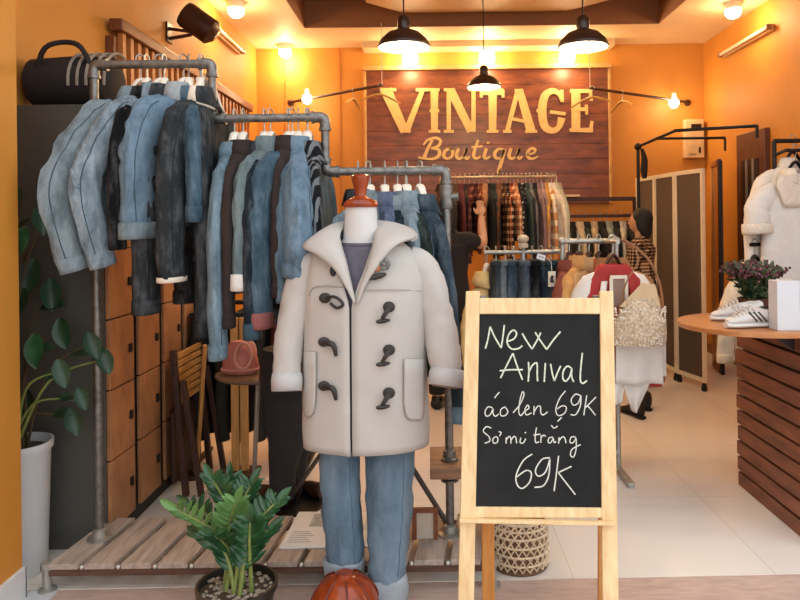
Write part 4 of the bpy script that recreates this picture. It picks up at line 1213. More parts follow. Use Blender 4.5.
for s in (.1, .9):
    h_ = onb(466 + 148 * s, 300, -.012)
    MB().box(h_ + Vector((0, .012, 0)), (.04, .02, .03)).build('hinge', steel, ch, smooth=False)
chalk = plain('chalk', '#d5d6cc', .95, .15, 90); chalk_g = plain('greenish_chalk', '#cfd9c4', .95, .18, 90)
def chalkline(name, label, strokes, ox, oy, sc_, w, mat):
    mb = MB()
    for st in strokes:
        P = [onb(ox + x / sc_, oy + y / sc_, .0012) for x, y in st]
        if len(P) > 2: P = catmull(P, 5)
        mb.ribbon(P, w * .85, None, n_c, .0012)
    tag(mb.build(name, mat, ch, smooth=False), label)
k1 = (470, 320, 5.714)
chalkline('chalk_writing', 'greenish white chalk word New', [
    [(88, 163), (102, 110), (115, 38)], [(115, 38), (140, 95), (178, 160)], [(178, 160), (188, 95), (196, 28)],
    [(214, 122), (250, 108), (266, 78), (248, 58), (222, 82), (212, 130), (238, 165), (278, 162), (298, 146)],
    [(298, 76), (322, 118), (354, 166)], [(354, 166), (384, 115), (404, 72)], [(372, 70), (402, 118), (438, 168)], [(438, 168), (478, 112), (517, 66)]], *k1, .0062, chalk_g)
chalkline('chalk_writing', 'greenish white chalk word Arrival spelled with run together letters', [
    [(174, 332), (212, 255), (245, 190)], [(245, 190), (270, 265), (300, 342)], [(170, 290), (235, 284), (302, 284)],
    [(334, 240), (336, 300), (332, 352)], [(336, 300), (354, 262), (378, 244), (384, 262), (384, 310), (386, 350)], [(430, 246), (427, 300), (424, 354)],
    [(460, 250), (470, 305), (482, 348)], [(482, 348), (500, 300), (518, 262)], [(580, 276), (556, 264), (534, 290), (530, 330), (545, 350), (568, 325), (582, 276)], [(582, 276), (580, 320), (592, 354)],
    [(642, 188), (634, 260), (630, 340), (644, 362), (668, 346)]], *k1, .0060, chalk_g)
chalkline('chalk_writing', 'white chalk line reading áo len 69K', [
    [(128, 502), (104, 496), (86, 522), (92, 548), (114, 542), (132, 506)], [(132, 506), (132, 536), (146, 550), (164, 536)], [(140, 446), (154, 428), (168, 412)],
    [(200, 496), (176, 512), (176, 544), (200, 546), (216, 524), (200, 496)], [(246, 530), (284, 484), (308, 430), (300, 410), (286, 455), (278, 520), (290, 546), (312, 520)],
    [(312, 520), (336, 504), (330, 486), (314, 510), (322, 542), (352, 530)], [(366, 492), (364, 542)], [(364, 530), (384, 496), (402, 494), (404, 528), (418, 542), (444, 524)],
    [(545, 405), (512, 448), (490, 510), (504, 546), (540, 532), (550, 500), (528, 490), (498, 508)], [(632, 432), (602, 424), (578, 456), (590, 486), (618, 474), (634, 432)], [(634, 432), (630, 490), (604, 540), (574, 540)],
    [(667, 430), (658, 490), (650, 544)], [(720, 440), (690, 470), (660, 500)], [(672, 490), (694, 515), (716, 544)]], *k1, .0042, chalk)
k2 = (470, 405, 5.714)
chalkline('chalk_writing', 'white chalk line reading Sơ mi trắng', [
    [(122, 132), (94, 124), (76, 150), (108, 180), (112, 206), (84, 218)], [(146, 180), (130, 196), (136, 218), (156, 212), (158, 188), (146, 180)], [(164, 152), (178, 158), (168, 178)],
    [(206, 184), (206, 220)], [(207, 200), (222, 180), (232, 188), (234, 220)], [(235, 200), (250, 180), (262, 188), (266, 218)], [(290, 186), (286, 214), (304, 216), (318, 192)], [(312, 160), (320, 156)],
    [(380, 128), (372, 180), (376, 214), (394, 210)], [(362, 172), (402, 166)], [(406, 172), (404, 216)], [(404, 190), (420, 172), (432, 180)], 
    [(474, 184), (452, 188), (446, 210), (460, 216), (476, 188)], [(476, 188), (480, 214), (492, 208)], [(464, 116), (480, 132), (500, 120)], [(500, 94), (524, 70)],
    [(508, 184), (506, 220)], [(508, 204), (528, 182), (542, 190), (548, 218)], [(604, 184), (580, 182), (570, 210), (588, 216), (606, 188)], [(606, 188), (606, 250), (592, 296), (574, 286), (584, 252), (632, 226)]], *k2, .0042, chalk)
chalkline('chalk_writing', 'white chalk price reading 69K', [
    [(356, 280), (304, 318), (264, 400), (270, 456), (300, 476), (340, 440), (350, 388), (320, 374), (268, 410)], [(456, 302), (412, 310), (374, 370), (390, 406), (430, 384), (456, 310)], [(456, 310), (450, 400), (420, 460), (368, 470)],
    [(506, 290), (494, 390), (480, 492)], [(580, 350), (504, 386)], [(504, 386), (550, 446), (602, 512)]], *k2, .0050, chalk)

# ------------------------------------------------------------------ woven basket
bk = at(518, 577, 2.80); bkx = at(519, 560, 2.88).x; bky = 2.88
t = thing('woven_basket', 'small woven bamboo basket on the white floor behind the chalkboard', 'basket', (bkx, bky, 0))
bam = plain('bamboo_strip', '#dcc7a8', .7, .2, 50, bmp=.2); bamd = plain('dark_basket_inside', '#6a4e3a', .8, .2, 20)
prof = [(.098, .0), (.112, .012), (.116, .06), (.114, .14), (.112, .2)]
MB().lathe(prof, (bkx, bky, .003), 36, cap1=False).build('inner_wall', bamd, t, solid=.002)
def rz_(z): 
    for (r0, z0), (r1, z1) in zip(prof, prof[1:]):
        if z <= z1: return r0 + (r1 - r0) * (z - z0) / (z1 - z0)
    return prof[-1][0]
w_ = MB()
for sgn in (-1, 1):
    for i in range(24):
        P = []
        for k in range(9):
            z = .015 + .18 * k / 8
            a = 2 * PI * i / 24 + sgn * k * .13
            r_ = rz_(z) + .003 + .0015 * ((k + i) % 2) * sgn
            P.append(Vector((bkx + r_ * math.cos(a), bky + r_ * math.sin(a), z)))
        w_.tube(P, .0058, 5, flat=.5)
for z in (.04, .075, .11, .145, .175):
    w_.tube([Vector((bkx + (rz_(z) + .004) * math.cos(2 * PI * k / 40), bky + (rz_(z) + .004) * math.sin(2 * PI * k / 40), z)) for k in range(41)], .005, 5)
w_.build('weave', bam, t)
for z, r_ in ((.008, .112), (.202, .117)):
    MB().tube([Vector((bkx + r_ * math.cos(2 * PI * k / 40), bky + r_ * math.sin(2 * PI * k / 40), z)) for k in range(41)], .007, 8, cap=False).build('rim' if z > .1 else 'base_ring', plain('bamboo_rim', '#cdbb9f', .7, .15, 50) if z > .1 else bamd, t)
b = MB(); b.tube(catmull([(bkx - .07, bky - .02, .165), (bkx, bky - .03, .20), (bkx + .07, bky, .165)], 5), .045, 12, flat=.6, wob=.4, seed=8)
tag(b.build('folded_cloth', plain('brown_folded_cloth', '#5d4436', .9, .3, 30, bmp=.3)), 'brown striped cloth lying inside the woven basket', 'cloth')

# ------------------------------------------------------------------ plants
leaf_g = plain('glossy_green_leaf', '#2b5230', .28, .5, 14); leaf_l = plain('young_green_leaf', '#587f42', .4, .3, 14); leaf_d = plain('deep_green_leaf', '#1d3a24', .4, .35, 12); stem_g = plain('green_stem', '#7c8a48', .5, .2, 20)
def leaf(mb, p, d_, nrm, L, W, curl=.15, m=6):
    d_ = Vector(d_).normalized(); s_ = d_.cross(Vector(nrm))
    if s_.length < 1e-3: s_ = d_.orthogonal()
    s_.normalize(); n_ = s_.cross(d_)
    rows = []
    for i in range(m + 1):
        t_ = i / m
        wd = W * math.sin(PI * min(1, t_ * .92 + .05)) ** .8 / 2 if i < m else .001
        c = Vector(p) + d_ * L * t_ + n_ * (-curl * L * t_ * t_)
        rows.append([c - s_ * wd + n_ * wd * .35, c - s_ * wd * .5 + n_ * wd * .1, c, c + s_ * wd * .5 + n_ * wd * .1, c + s_ * wd + n_ * wd * .35])
    mb.grid(rows)
zx, zy = at(237, 583, 2.42).x, 2.42
zz = thing('potted_plant', 'leafy green plant in a dark pot of pebbles at the front of the pallet', 'plant', (zx, zy, 0))
zh = .17
MB().lathe([(.10, 0), (.108, .01), (.128, zh - .03), (.137, zh - .025), (.139, zh), (.130, zh), (.126, zh - .03)], (zx, zy, 0), 36, cap1=False).build('pot', plain('dark_pot', '#26241f', .4, .2, 12), zz)
MB().lathe([(.0005, zh - .02), (.127, zh - .026)], (zx, zy, 0), 28, cap0=False, cap1=False).build('soil', plain('soil', '#4b4033', .9, .3, 40), zz)
g_ = MB(); r_ = random.Random(3)
for i in range(130):
    a, q = r_.random() * 2 * PI, .122 * math.sqrt(r_.random())
    g_.ball((zx + q * math.cos(a), zy + q * math.sin(a), zh - .02), (.006 + r_.random() * .005, .006 + r_.random() * .004, .005), 6, 4)
tag(g_.build('pebbles', plain('pebble', '#9c9282', .8, .3, 60), zz), kind='stuff')
tips = [(178, 510, -.05), (192, 506, .05), (213, 480, 0), (214, 535, -.12), (230, 482, .06), (236, 503, -.06), (250, 486, .02), (262, 508, .08), (276, 502, 0), (268, 530, -.05), (202, 536, .0), (250, 522, -.1)]
for i, (px, py, dy) in enumerate(tips):
    tip = at(px, py, zy + dy)
    a = 2 * PI * i / len(tips)
    base = Vector((zx + .05 * math.cos(a), zy + .05 * math.sin(a), zh - .02))
    base.x += (tip.x - zx) * .18
    mid = base.lerp(tip, .5) + Vector(((base.x - tip.x) * .22, 0, .035))
    P = catmull([base, mid, tip], 8)
    sm = MB().tube(P, [.008, .006, .003], 8).build('stem', stem_g, zz)
    lf = MB()
    N = len(P)
    for k in range(5, N, 1):
        d_ = (P[min(k + 1, N - 1)] - P[k - 1]).normalized()
        for s_ in (-1, 1):
            side = Vector((s_ * .9, -.35 + .5 * r_.random() - .2 * s_ * math.sin(i), .1)).normalized()
            Ln = (.043 + .024 * math.sin(PI * k / N)) * (1 + .2 * r_.random())
            leaf(lf, P[k], d_ * .75 + side * .8, Vector((0, -.8, .6)) + Vector((r_.random() - .5, r_.random() - .5, 0)) * .5, Ln, Ln * .34, .25)
    leaf(lf, P[-1], P[-1] - P[-3], Vector((0, -.9, .4)), .07, .028)
    lf.build('foliage', leaf_l if i in (0, 5) else leaf_g, sm)

wx, wy = -1.705, 2.86
wp = thing('tall_planter', 'tall white planter with broad dark leaves beside the orange pillar', 'plant', (wx, wy, 0))
ph_ = at(40, 446, 2.80).z
MB().lathe([(.105, .0), (.11, .01), (.126, ph_ - .04), (.135, ph_ - .03), (.137, ph_), (.128, ph_), (.124, ph_ - .06)], (wx, wy, 0), 40, cap1=False).build('pot', plain('white_planter', '#cfd2d4', .35, .03, 8), wp)
MB().lathe([(.0005, ph_ - .03), (.125, ph_ - .035)], (wx, wy, 0), 28, cap0=False, cap1=False).build('soil', plain('soil', '#4b4033', .9, .3, 40), wp)
lfd, lfm = MB(), MB()
targets = [(27, 240, -.3, .16), (36, 345, .2, .15), (28, 402, .2, .12), (78, 400, .6, .10), (60, 330, .4, .14), (58, 372, .5, .12), (24, 300, -.2, .14), (50, 290, .3, .15), (100, 360, .6, .12), (20, 200, -.3, .13), (44, 215, .2, .14), (70, 420, .5, .12), (34, 270, 0, .16), (88, 345, .6, .12)]
for i, (px, py, lean, L) in enumerate(targets):
    tip = at(px, py, 2.86 + .12 * ((i * 7) % 5 - 2) / 2)
    base = Vector((wx + .03 * math.cos(i), wy + .03 * math.sin(i * 2), ph_ - .04))
    mid = base.lerp(tip, .55) + Vector((-.05 * (tip.x - wx > 0), 0, .08))
    P = catmull([base, mid, tip], 6)
    MB().tube(P, [.007, .005, .003], 6).build('stem', stem_g if i in (3, 5, 8) else plain('brown_stem', '#4a3a24', .7), wp)
    bright = i in (0, 1, 2, 4)
    mb = MB()
    leaf(mb, P[-1] + Vector((0, 0, .05)), (lean, -.45, -1), (0, -1, .2) if bright else (.3, -.8, .6), L, L * .55, .1, 8)
    mb.build('leaf', (leaf_g if i in (0, 1) else leaf_d) if bright else leaf_d, wp)
    if i % 2: 
        mb = MB(); leaf(mb, P[9], (lean + .5, -.2, .3), (0, -.7, .7), L * .8, L * .42, .3, 8); mb.build('leaf', leaf_d, wp)
# ------------------------------------------------------------------ back rail of shirts
bk_ = thing('shirt_rack', 'thin pale rail of shirts in front of the sign', 'clothes rack', (.4, 6.3, 0))
zr = at(500, 177, 6.3).z
xl, xr = at(440, 177, 6.3).x, at(556, 176, 6.3).x
MB().cyl((xl, 6.3, zr), (xr, 6.3, zr), .012, n=10).build('rail', plain('pale_brass', '#b39a78', .4, .15, 20, metal=.4), bk_)
for x_ in (xl, xr):
    MB().cyl((x_, 6.3, 0), (x_, 6.3, zr), .011, n=10).build('post', MATS['pale_brass'], bk_)
    MB().box2((x_ - .015, 6.05, 0), (x_ + .015, 6.55, .02)).build('foot', MATS['pale_brass'], bk_, smooth=False)
def cl(c): return plain('cloth_' + c, '#' + c, .9, .18, 14, bmp=.3)
shirts = [(441, cl('2f1d17'), 'dark brown'), (446, cl('4a211c'), 'dark maroon'), (451, cl('38291f'), 'dark umber'), (456, cl('4d3020'), 'chestnut brown'), (461, cl('5a2423'), 'wine red'), (466, cl('2d1a1e'), 'plum black'), (471, plaid('pl_maroon', '#3a1a18', '#5a2a24', '#8c5a48', 60), 'maroon plaid'), (476, plaid('pl_plum', '#2b1519', '#4a2226', '#75443a', 60), 'plum plaid'),
          (481, plaid('pl_rust', '#5d2a1a', '#7d4428', '#b98960', 60), 'rust checked'), (486, cl('a8764e'), 'tan'), (491, cl('15120f'), 'black'), (495, cl('1b241f'), 'green black'), (500, cl('70452c'), 'saddle brown'), (505, plaid('pl_brown', '#2f1c12', '#5b3a24', '#a88460', 60), 'dark brown plaid'), (509, plaid('pl_bw', '#141210', '#3c342c', '#cfc3ae', 60), 'black and cream checked'),
          (513, plaid('pl_orange', '#6d2f1c', '#a45c38', '#d9a77c', 60), 'orange plaid'), (517, plaid('pl_peach', '#a06244', '#c48e68', '#ecc9a0', 60), 'peach plaid'), (521, cl('120f0e'), 'jet black'), (525, plaid('pl_print', '#141414', '#2c2c2c', '#b9b4a8', 90), 'black and white printed'), (529, cl('35423f'), 'slate green'), (533, cl('6f6b68'), 'mid grey'), (537, cl('1a1718'), 'soot black'), (541, cl('8d6f6d'), 'mauve'), (545, cl('a48484'), 'dusty pink'),
          (550, cl('cc9540'), 'mustard yellow'), (556, plaid('pl_cream', '#c98a52', '#e9d8bc', '#efe2cc', 34), 'orange and cream striped'), (561, cl('e4d6bf'), 'cream white'), (566, cl('b8b49c'), 'pale sage')]
prev = None
for i, (px, m_, nm) in enumerate(shirts):
    x_ = at(px, 190, 6.1).x
    x_ = max(xl + .02, min(x_, xr - .012 if i < 26 else xr - .012))
    if i >= 25: x_ = xr - .012 - (27 - i) * .03
    ry = math.radians(90 + (6 if i % 3 else -5) + (0, 14, 22)[max(0, i - 25)] )
    loc = (x_, 6.3, zr + .0135)
    L_ = .55 + .12 * ((i * 5) % 4) / 3
    garment('%s shirt on the pale rail in front of the sign' % nm, 'shirt', loc, ry, m_, hw=.2, L=L_, ln=.46 + .12 * ((i * 3) % 4) / 3 if i != 27 else .42, hd=.024, sr=.034, seed=i, group='shirts on the pale back rail', name='shirt', far=True, n=12, detail=0, flat=.6)
    hanger(loc, ry, 'hanger of the %s shirt on the pale rail' % nm, hw=.17, mat=plain('tan_plastic', '#b08c64', .4), group='hangers on the pale back rail')

# dark wooden rack to the right of it
dr = thing('dark_clothes_rack', 'dark wooden clothes rack between the shirts and the folding screen', 'clothes rack', (1.6, 7.0, 0))
zq = at(600, 199, 7.0).z; zq2 = at(600, 216, 7.0).z
xl2, xr2 = at(562, 200, 7.0).x, at(637, 200, 7.0).x
MB().box2((xl2, 6.98, zq - .02), (xr2, 7.02, zq + .02)).build('top_rail', dark_wood, dr, smooth=False, bevel=.004)
MB().box2((xl2, 6.985, zq2 - .015), (xr2, 7.015, zq2 + .015)).build('hanging_rail', dark_wood, dr, smooth=False, bevel=.004)
for x_ in (xl2, xr2 - .04):
    MB().box2((x_, 6.978, 0), (x_ + .04, 7.022, zq - .021)).build('post', dark_wood, dr, smooth=False, bevel=.004)
MB().box2((xl2 - .05, 6.9, zq + .022), (xl2 + .16, 7.1, zq + .045)).build('shelf', plain('pale_shelf', '#d8bd94', .5), dr, smooth=False, bevel=.003)
cs = [('1b1817', 'black'), ('c8b79a', 'beige'), ('1d2422', 'green black'), ('bda788', 'sand'), ('211a18', 'brown black'), ('8a9088', 'pale grey green'), ('171516', 'ink black'), ('cabfae', 'off white'), ('2a2623', 'dark taupe')]
for i, (c_, nm) in enumerate(cs):
    x_ = xl2 + .09 + i * (xr2 - xl2 - .16) / 8.2
    loc = (x_, 7.0, zq2 + .02)
    ry = math.radians(90 + (i * 13) % 18 - 9)
    garment('%s blouse on the dark wooden rack behind the checked shirt woman' % nm, 'blouse', loc, ry, cl(c_), hw=.19, L=.6, ln=.5, hd=.03, sr=.04, seed=i + 40, group='blouses on the dark wooden rack', name='blouse', far=True, n=12, detail=0)
    hanger(loc, ry, 'hanger of the %s blouse on the dark wooden rack' % nm, hw=.16, mat=black_metal, group='hangers on the dark wooden rack')

# ------------------------------------------------------------------ jeans rack with finial post
YJ = 4.05
fx = at(523, 250, YJ)
jr = thing('jeans_rack', 'metal rail of jeans with a round finial post behind the chalkboard', 'clothes rack', (fx.x, YJ, 0))
zj = at(523, 252, YJ).z
MB().cyl((fx.x, YJ, 0.02), (fx.x, YJ, at(523, 245, YJ).z), .014, n=14).build('post', pale_metal, jr)
ft = at(523, 239, YJ)
MB().ball(ft, (.034, .034, .026), 18, 12).build('finial', plain('cream_finial', '#b9a58c', .45, .1, 14), jr)
MB().lathe([(.03, -.05), (.03, -.03), (.018, -.02)], ft, 16).build('finial_collar', plain('cream_finial', '#b9a58c', .45, .1, 14), jr)
xa, xb_ = at(484, 255, YJ).x, at(562, 255, YJ).x
MB().cyl((xa, YJ, zj), (xb_, YJ, zj), .012, n=12).build('rail', pale_metal, jr)
MB().lathe([(.24, 0), (.24, .012), (.03, .03)], (fx.x, YJ, 0), 32).build('base', black_metal, jr)
jl = [(496, D['char'], 'charcoal grey', 84), (505, denim('pale_grey_denim', '#6f7a80', 1.4), 'pale grey', 74), (514, D['slate'], 'slate blue', 68), (523, denim('mid_grey_denim', '#55606a', 1.4), 'mid grey', 88), (532, D['black'], 'black', 92), (541, D['slate'], 'dark slate', 112), (551, D['char'], 'tagged dark grey', 122)]
for i, (px, m_, nm, ya) in enumerate(jl):
    x_ = at(px, 258, YJ).x
    loc = (x_, YJ, zj + .014)
    trousers('%s jeans hanging on the finial post rail' % nm, loc, math.radians(ya), m_, L=.98, hw=.13, group='jeans on the finial post rail', name='jeans', seed=i + 10)
    hanger(loc, math.radians(ya), 'hanger of the %s jeans on the finial post rail' % nm, hw=.1, mat=pale_metal, group='hangers on the finial post rail')
# yellow cream garment at the end
x_ = at(487, 258, YJ).x
loc = (xa + .015, YJ, zj + .014)
garment('pale yellow cardigan at the end of the jeans rail', 'cardigan', loc, math.radians(40), cl('d8b577'), hw=.13, L=.5, ln=.4, hd=.04, sr=.045, seed=61, group=None, name='cardigan', detail=0, cuff=None)
hanger(loc, math.radians(40), 'hanger of the pale yellow cardigan on the jeans rail', hw=.1, group='hangers on the finial post rail')
# price tags
tg = at(552, 279, YJ - .19)
t = thing('price_tag', 'cream price tag hanging from the dark grey jeans', 'tag', tg, 0)
MB().box((0, 0, 0), (.042, .002, .085)).build('card', plain('cream_card', '#e2d5bd', .7), t, local=True, smooth=False)
MB().tube([(0, 0, .04), (.0, .02, .09), (-.01, .09, .115)], .0012, 5).build('string', cream_plastic, t, local=True)
g_ = MB(); g_.prism([(-.012, -.0014, -.02), (.014, -.0014, -.02), (.006, -.0014, .0), (.010, -.0014, .016), (-.002, -.0014, .022), (-.010, -.0014, .008)], (0, -.0006, 0))
g_.build('printed_mark', plain('dark_ink', '#3b3330', .6), t, local=True, smooth=False)
tg = at(541, 257, YJ - .16)
t = thing('price_tag', 'white folded tag on top of the dark slate jeans', 'tag', tg, .3)
MB().box((0, 0, 0), (.05, .004, .03), Matrix.Rotation(.3, 3, 'Y')).build('card', white_paint, t, local=True, smooth=False)
MB().box((.002, -.0035, .0), (.03, .001, .004), Matrix.Rotation(.3, 3, 'Y')).build('printed_mark', plain('dark_ink', '#3b3330', .6), t, local=True, smooth=False)

# ------------------------------------------------------------------ pale rack with the red fronted jacket
YK = 3.92
zk = at(590, 241, YK).z
xk0, xk1 = at(562, 241, YK).x, at(616, 241, YK).x
pr = thing('pale_clothes_rack', 'pale metal clothes rack with coats beside the chalkboard', 'clothes rack', ((xk0 + xk1) / 2, YK, 0))
MB().cyl((xk0, YK, zk), (xk1, YK, zk), .015, n=14).build('rail', pale_metal, pr)
for x_ in (xk0, xk1):
    MB().cyl((x_, YK, .015), (x_, YK, zk), .014, n=14).build('post', pale_metal, pr)
    MB().ball((x_, YK, zk), .024, 14, 10).build('corner_joint', pale_metal, pr)
    MB().box2((x_ - .018, YK - .25, 0), (x_ + .018, YK + .25, .028)).build('foot', pale_metal, pr, smooth=False, bevel=.005)
MB().box2((xk0, YK - .012, .10), (xk1, YK + .012, .124)).build('lower_bar', pale_metal, pr, smooth=False)
for i, (c_, nm, ya) in enumerate((('7a3a2c', 'rust red', 62), ('c08a4e', 'camel', 58), ('b98f62', 'caramel', 52), ('a4552e', 'burnt orange', 48))):
    x_ = xk0 + .04 + i * .055
    loc = (x_, YK, zk + .017)
    garment('%s coat on the pale rack behind the red fronted jacket' % nm, 'coat', loc, math.radians(ya), cl(c_), hw=.2, L=.75, ln=.55, hd=.05, sr=.06, seed=70 + i, group='coats on the pale rack', name='coat', detail=0)
    hanger(loc, math.radians(ya), 'hanger of the %s coat on the pale rack' % nm, hw=.17, mat=dark_wood, group='hangers on the pale rack')
# red fronted jacket, facing the entrance
rj = at(611, 244, YK - .16)
loc = (rj.x, YK - .16, zk + .0)
MB_ = MB().tube([(rj.x, YK - .015, zk), (rj.x, YK - .30, zk)], .011, 10).build('face_out_arm', pale_metal, pr)
zj2 = zk + .013
redm = plain('red_cloth', '#a8322f', .85, .1, 14, bmp=.25); offw = plain('off_white_cloth', '#e3d9cd', .9, .05, 14, bmp=.3)
t = garment('white sleeved jacket with red body facing the entrance behind the chalkboard', 'jacket', (rj.x, YK - .2, zj2), .06, redm, sleeve_mat=offw, hw=.175, L=.60, ln=.55, hd=.06, sr=.062, seed=81, name='jacket', group=None, collar=False, detail=0, open_=.0)
for s in (-1, 1):
    rows = []
    for i in range(9):
        z = -.19 - i * .046
        xin = s * (.055 + .006 * i); xo = s * (.085 + .009 * i)
        rows.append([Vector((xin + (xo - xin) * k / 4, -.068 - .004 * math.sin(PI * k / 4) - .012 * min(1, i / 3), z)) for k in range(5)])
    MB().grid(rows).build('front_edge', offw if s < 0 else redm, t, local=True, solid=.006)
lm = MB()
lm.box((-.04, -.088, -.25), (.018, .004, .15)); lm.box((.04, -.088, -.25), (.018, .004, .15)); lm.box((0, -.088, -.168), (.09, .004, .018))
lm.build('pale_trim', cream_cloth, t, local=True, smooth=False)
MB().box((0, -.083, -.25), (.062, .004, .14)).build('inner_lining', plain('brown_lining', '#8d7466', .9, .15, 14), t, local=True, smooth=False)
hanger((rj.x, YK - .2, zj2), .06, 'dark hanger of the red fronted jacket', mat=dark_wood, hw=.155, group='hangers on the pale rack')
# second, brown coat just behind it
loc = (rj.x + .03, YK - .07, zj2)
garment('brown edged coat hanging just behind the red fronted jacket', 'coat', loc, .05, cl('9b6d43'), hw=.205, L=.7, ln=.55, hd=.045, sr=.06, seed=85, name='coat', group='coats on the pale rack', detail=0)
hanger(loc, .05, 'hanger of the brown edged coat behind the red fronted jacket', mat=dark_wood, hw=.17, group='hangers on the pale rack')
# crochet bag
cb_ = at(640, 322, YK - .34)
t = thing('crochet_bag', 'cream crochet bag with a long strap hanging on the red fronted jacket', 'bag', (cb_.x, YK - .34, cb_.z - .12))
cro = plain('cream_crochet', '#cdb99d', .95, .38, 70, bmp=.8, bscale=120)
hw_ = .135
rings = []
for i in range(11):
    z = -.12 + .24 * i / 10
    a = hw_ * (.98 + .04 * math.sin(i * .6)) * (1.0 if i < 6 else 1 - .09 * (i - 5)); c_ = .035 + .02 * math.sin(PI * i / 10)
    rings.append([Vector((cb_.x + a * math.cos(2 * PI * k / 24), YK - .34 + c_ * math.sin(2 * PI * k / 24), cb_.z + z)) for k in range(24)])
MB().loft(rings).build('body', cro, t)
MB().prism([(cb_.x - .11, YK - .362, cb_.z + .08), (cb_.x + .10, YK - .362, cb_.z + .08), (cb_.x + .085, YK - .33, cb_.z + .19), (cb_.x + .02, YK - .33, cb_.z + .20)], (0, .012, 0)).build('flap', plain('beige_flap', '#c8ad88', .9, .1, 20), t, smooth=False, bevel=.003)
brm = plain('brown_strap', '#8a5a35', .6, .15, 20)
MB().tube(catmull([(cb_.x + .12, YK - .34, cb_.z + .06), (cb_.x + .10, YK - .345, cb_.z + .2), (cb_.x + .04, YK - .34, cb_.z + .33), (rj.x + .03, YK - .29, zk + .016)], 5), .007, 8, flat=.5).build('strap', brm, t)
MB().tube(catmull([(cb_.x - .11, YK - .34, cb_.z + .05), (cb_.x - .07, YK - .345, cb_.z + .2), (cb_.x - .0, YK - .33, cb_.z + .33), (rj.x + .02, YK - .28, zk + .016)], 5), .004, 8, flat=.5).build('strap', brm, t)
fr_ = MB(); r_ = random.Random(11)
for i in range(220):
    a, z = PI + PI * r_.random(), -.115 + .19 * r_.random()
    fr_.ball((cb_.x + (hw_ - .006) * math.cos(a), YK - .34 + .048 * math.sin(a), cb_.z + z), .0042 + .003 * r_.random(), 6, 4)
tag(fr_.build('knots', plain('pale_knots', '#e6dccb', .9, .15, 60), t), kind='stuff')
# white cloth below it
wc = at(641, 365, YK - .30)
t = thing('white_blouse', 'white blouse hanging folded below the crochet bag with one end trailing', 'blouse', (wc.x, YK - .28, wc.z - .3))
MB().tube([(xk1 + .0, YK - .01, wc.z + .125), (wc.x + .02, YK - .27, wc.z + .125)], .009, 8).build('face_out_arm', pale_metal, pr)
def drape(xa, xb_, y0, y1, Y, name, k=8, amp=.012, ph=0, tap=(0, 0)):
    rows = []
    for i in range(9):
        v_ = i / 8; row = []
        for j in range(25):
            u = j / 24
            p = at(xa + tap[0] * v_ + (xb_ + tap[1] * v_ - xa - tap[0] * v_) * u, y0 + (y1 - y0) * v_, Y)
            p.y += amp * math.sin(u * k + ph + v_) * (.3 + v_)
            row.append(p)
        rows.append(row)
    MB().grid(rows).build(name, white_cloth, t, solid=.006)
drape(616, 663, 343, 384, YK - .29, 'front_panel', 9)
drape(616, 666, 344, 376, YK - .25, 'back_panel', 7, ph=2)
drape(621, 652, 378, 412, YK - .27, 'tail', 6, .014, 1, tap=(12, -14))
drape(613, 626, 378, 404, YK - .26, 'tail', 5, .012, 3, tap=(0, -4))
# black boots below
for i, (px, py, rz, lb_) in enumerate(((632, 415, 1.9, 'black ankle boot standing under the trailing white blouse'), (643, 407, 1.6, 'black ankle boot farther back under the white blouse'))):
    q = on_z(px, py, 0)
    shoe((q.x, q.y, 0), rz, plain('black_leather', '#171415', .35, .2, 14), black_metal, lb_, cat='boot', name='ankle_boot', group=None, boot=.05)

# ------------------------------------------------------------------ folding screen
scr = [(2.235, 5.72), (2.14, 6.12), (2.11, 6.57), (2.06, 7.0)]
t = thing('folding_screen', 'dark three panel folding screen with cream edges near the right wall', 'screen', (2.15, 6.3, 0))
scm = plain('dark_screen_cloth', '#584739', .9, .12, 40, bmp=.3); scf = plain('cream_screen_frame', '#e3d2b4', .5, .05, 12)
for i in range(3):
    a, b_ = Vector((*scr[i], 0)), Vector((*scr[i + 1], 0))
    d_ = (b_ - a).normalized(); a2_, b2_ = a + d_ * .008, b_ - d_ * .008
    zt1 = 1.83; z0_ = .07
    fr_ = MB()
    fr_.bar(a2_ + d_ * .013 + Vector((0, 0, z0_)), a2_ + d_ * .013 + Vector((0, 0, zt1)), .026, .03, d_.cross(Vector((0, 0, 1)))) 
    fr_.bar(b2_ - d_ * .013 + Vector((0, 0, z0_)), b2_ - d_ * .013 + Vector((0, 0, zt1)), .026, .03, d_.cross(Vector((0, 0, 1))))
    for z in (z0_ + .02, zt1 - .018):
        fr_.bar(a2_ + d_ * .026 + Vector((0, 0, z)), b2_ - d_ * .026 + Vector((0, 0, z)), .03, .036)
    p_ = MB().bar(a2_ + d_ * .026 + Vector((0, 0, (z0_ + zt1) / 2)), b2_ - d_ * .026 + Vector((0, 0, (z0_ + zt1) / 2)), .012, zt1 - z0_ - .07).build('panel', scm, t, smooth=False)
    fr_.build('frame', scf, p_, smooth=False, bevel=.002)
    for q in (a2_ + d_ * .02, b2_ - d_ * .02):
        MB().lathe([(.018, 0), (.024, .01), (.024, .03), (.014, .07)], q, 12).build('foot', black_metal, p_)

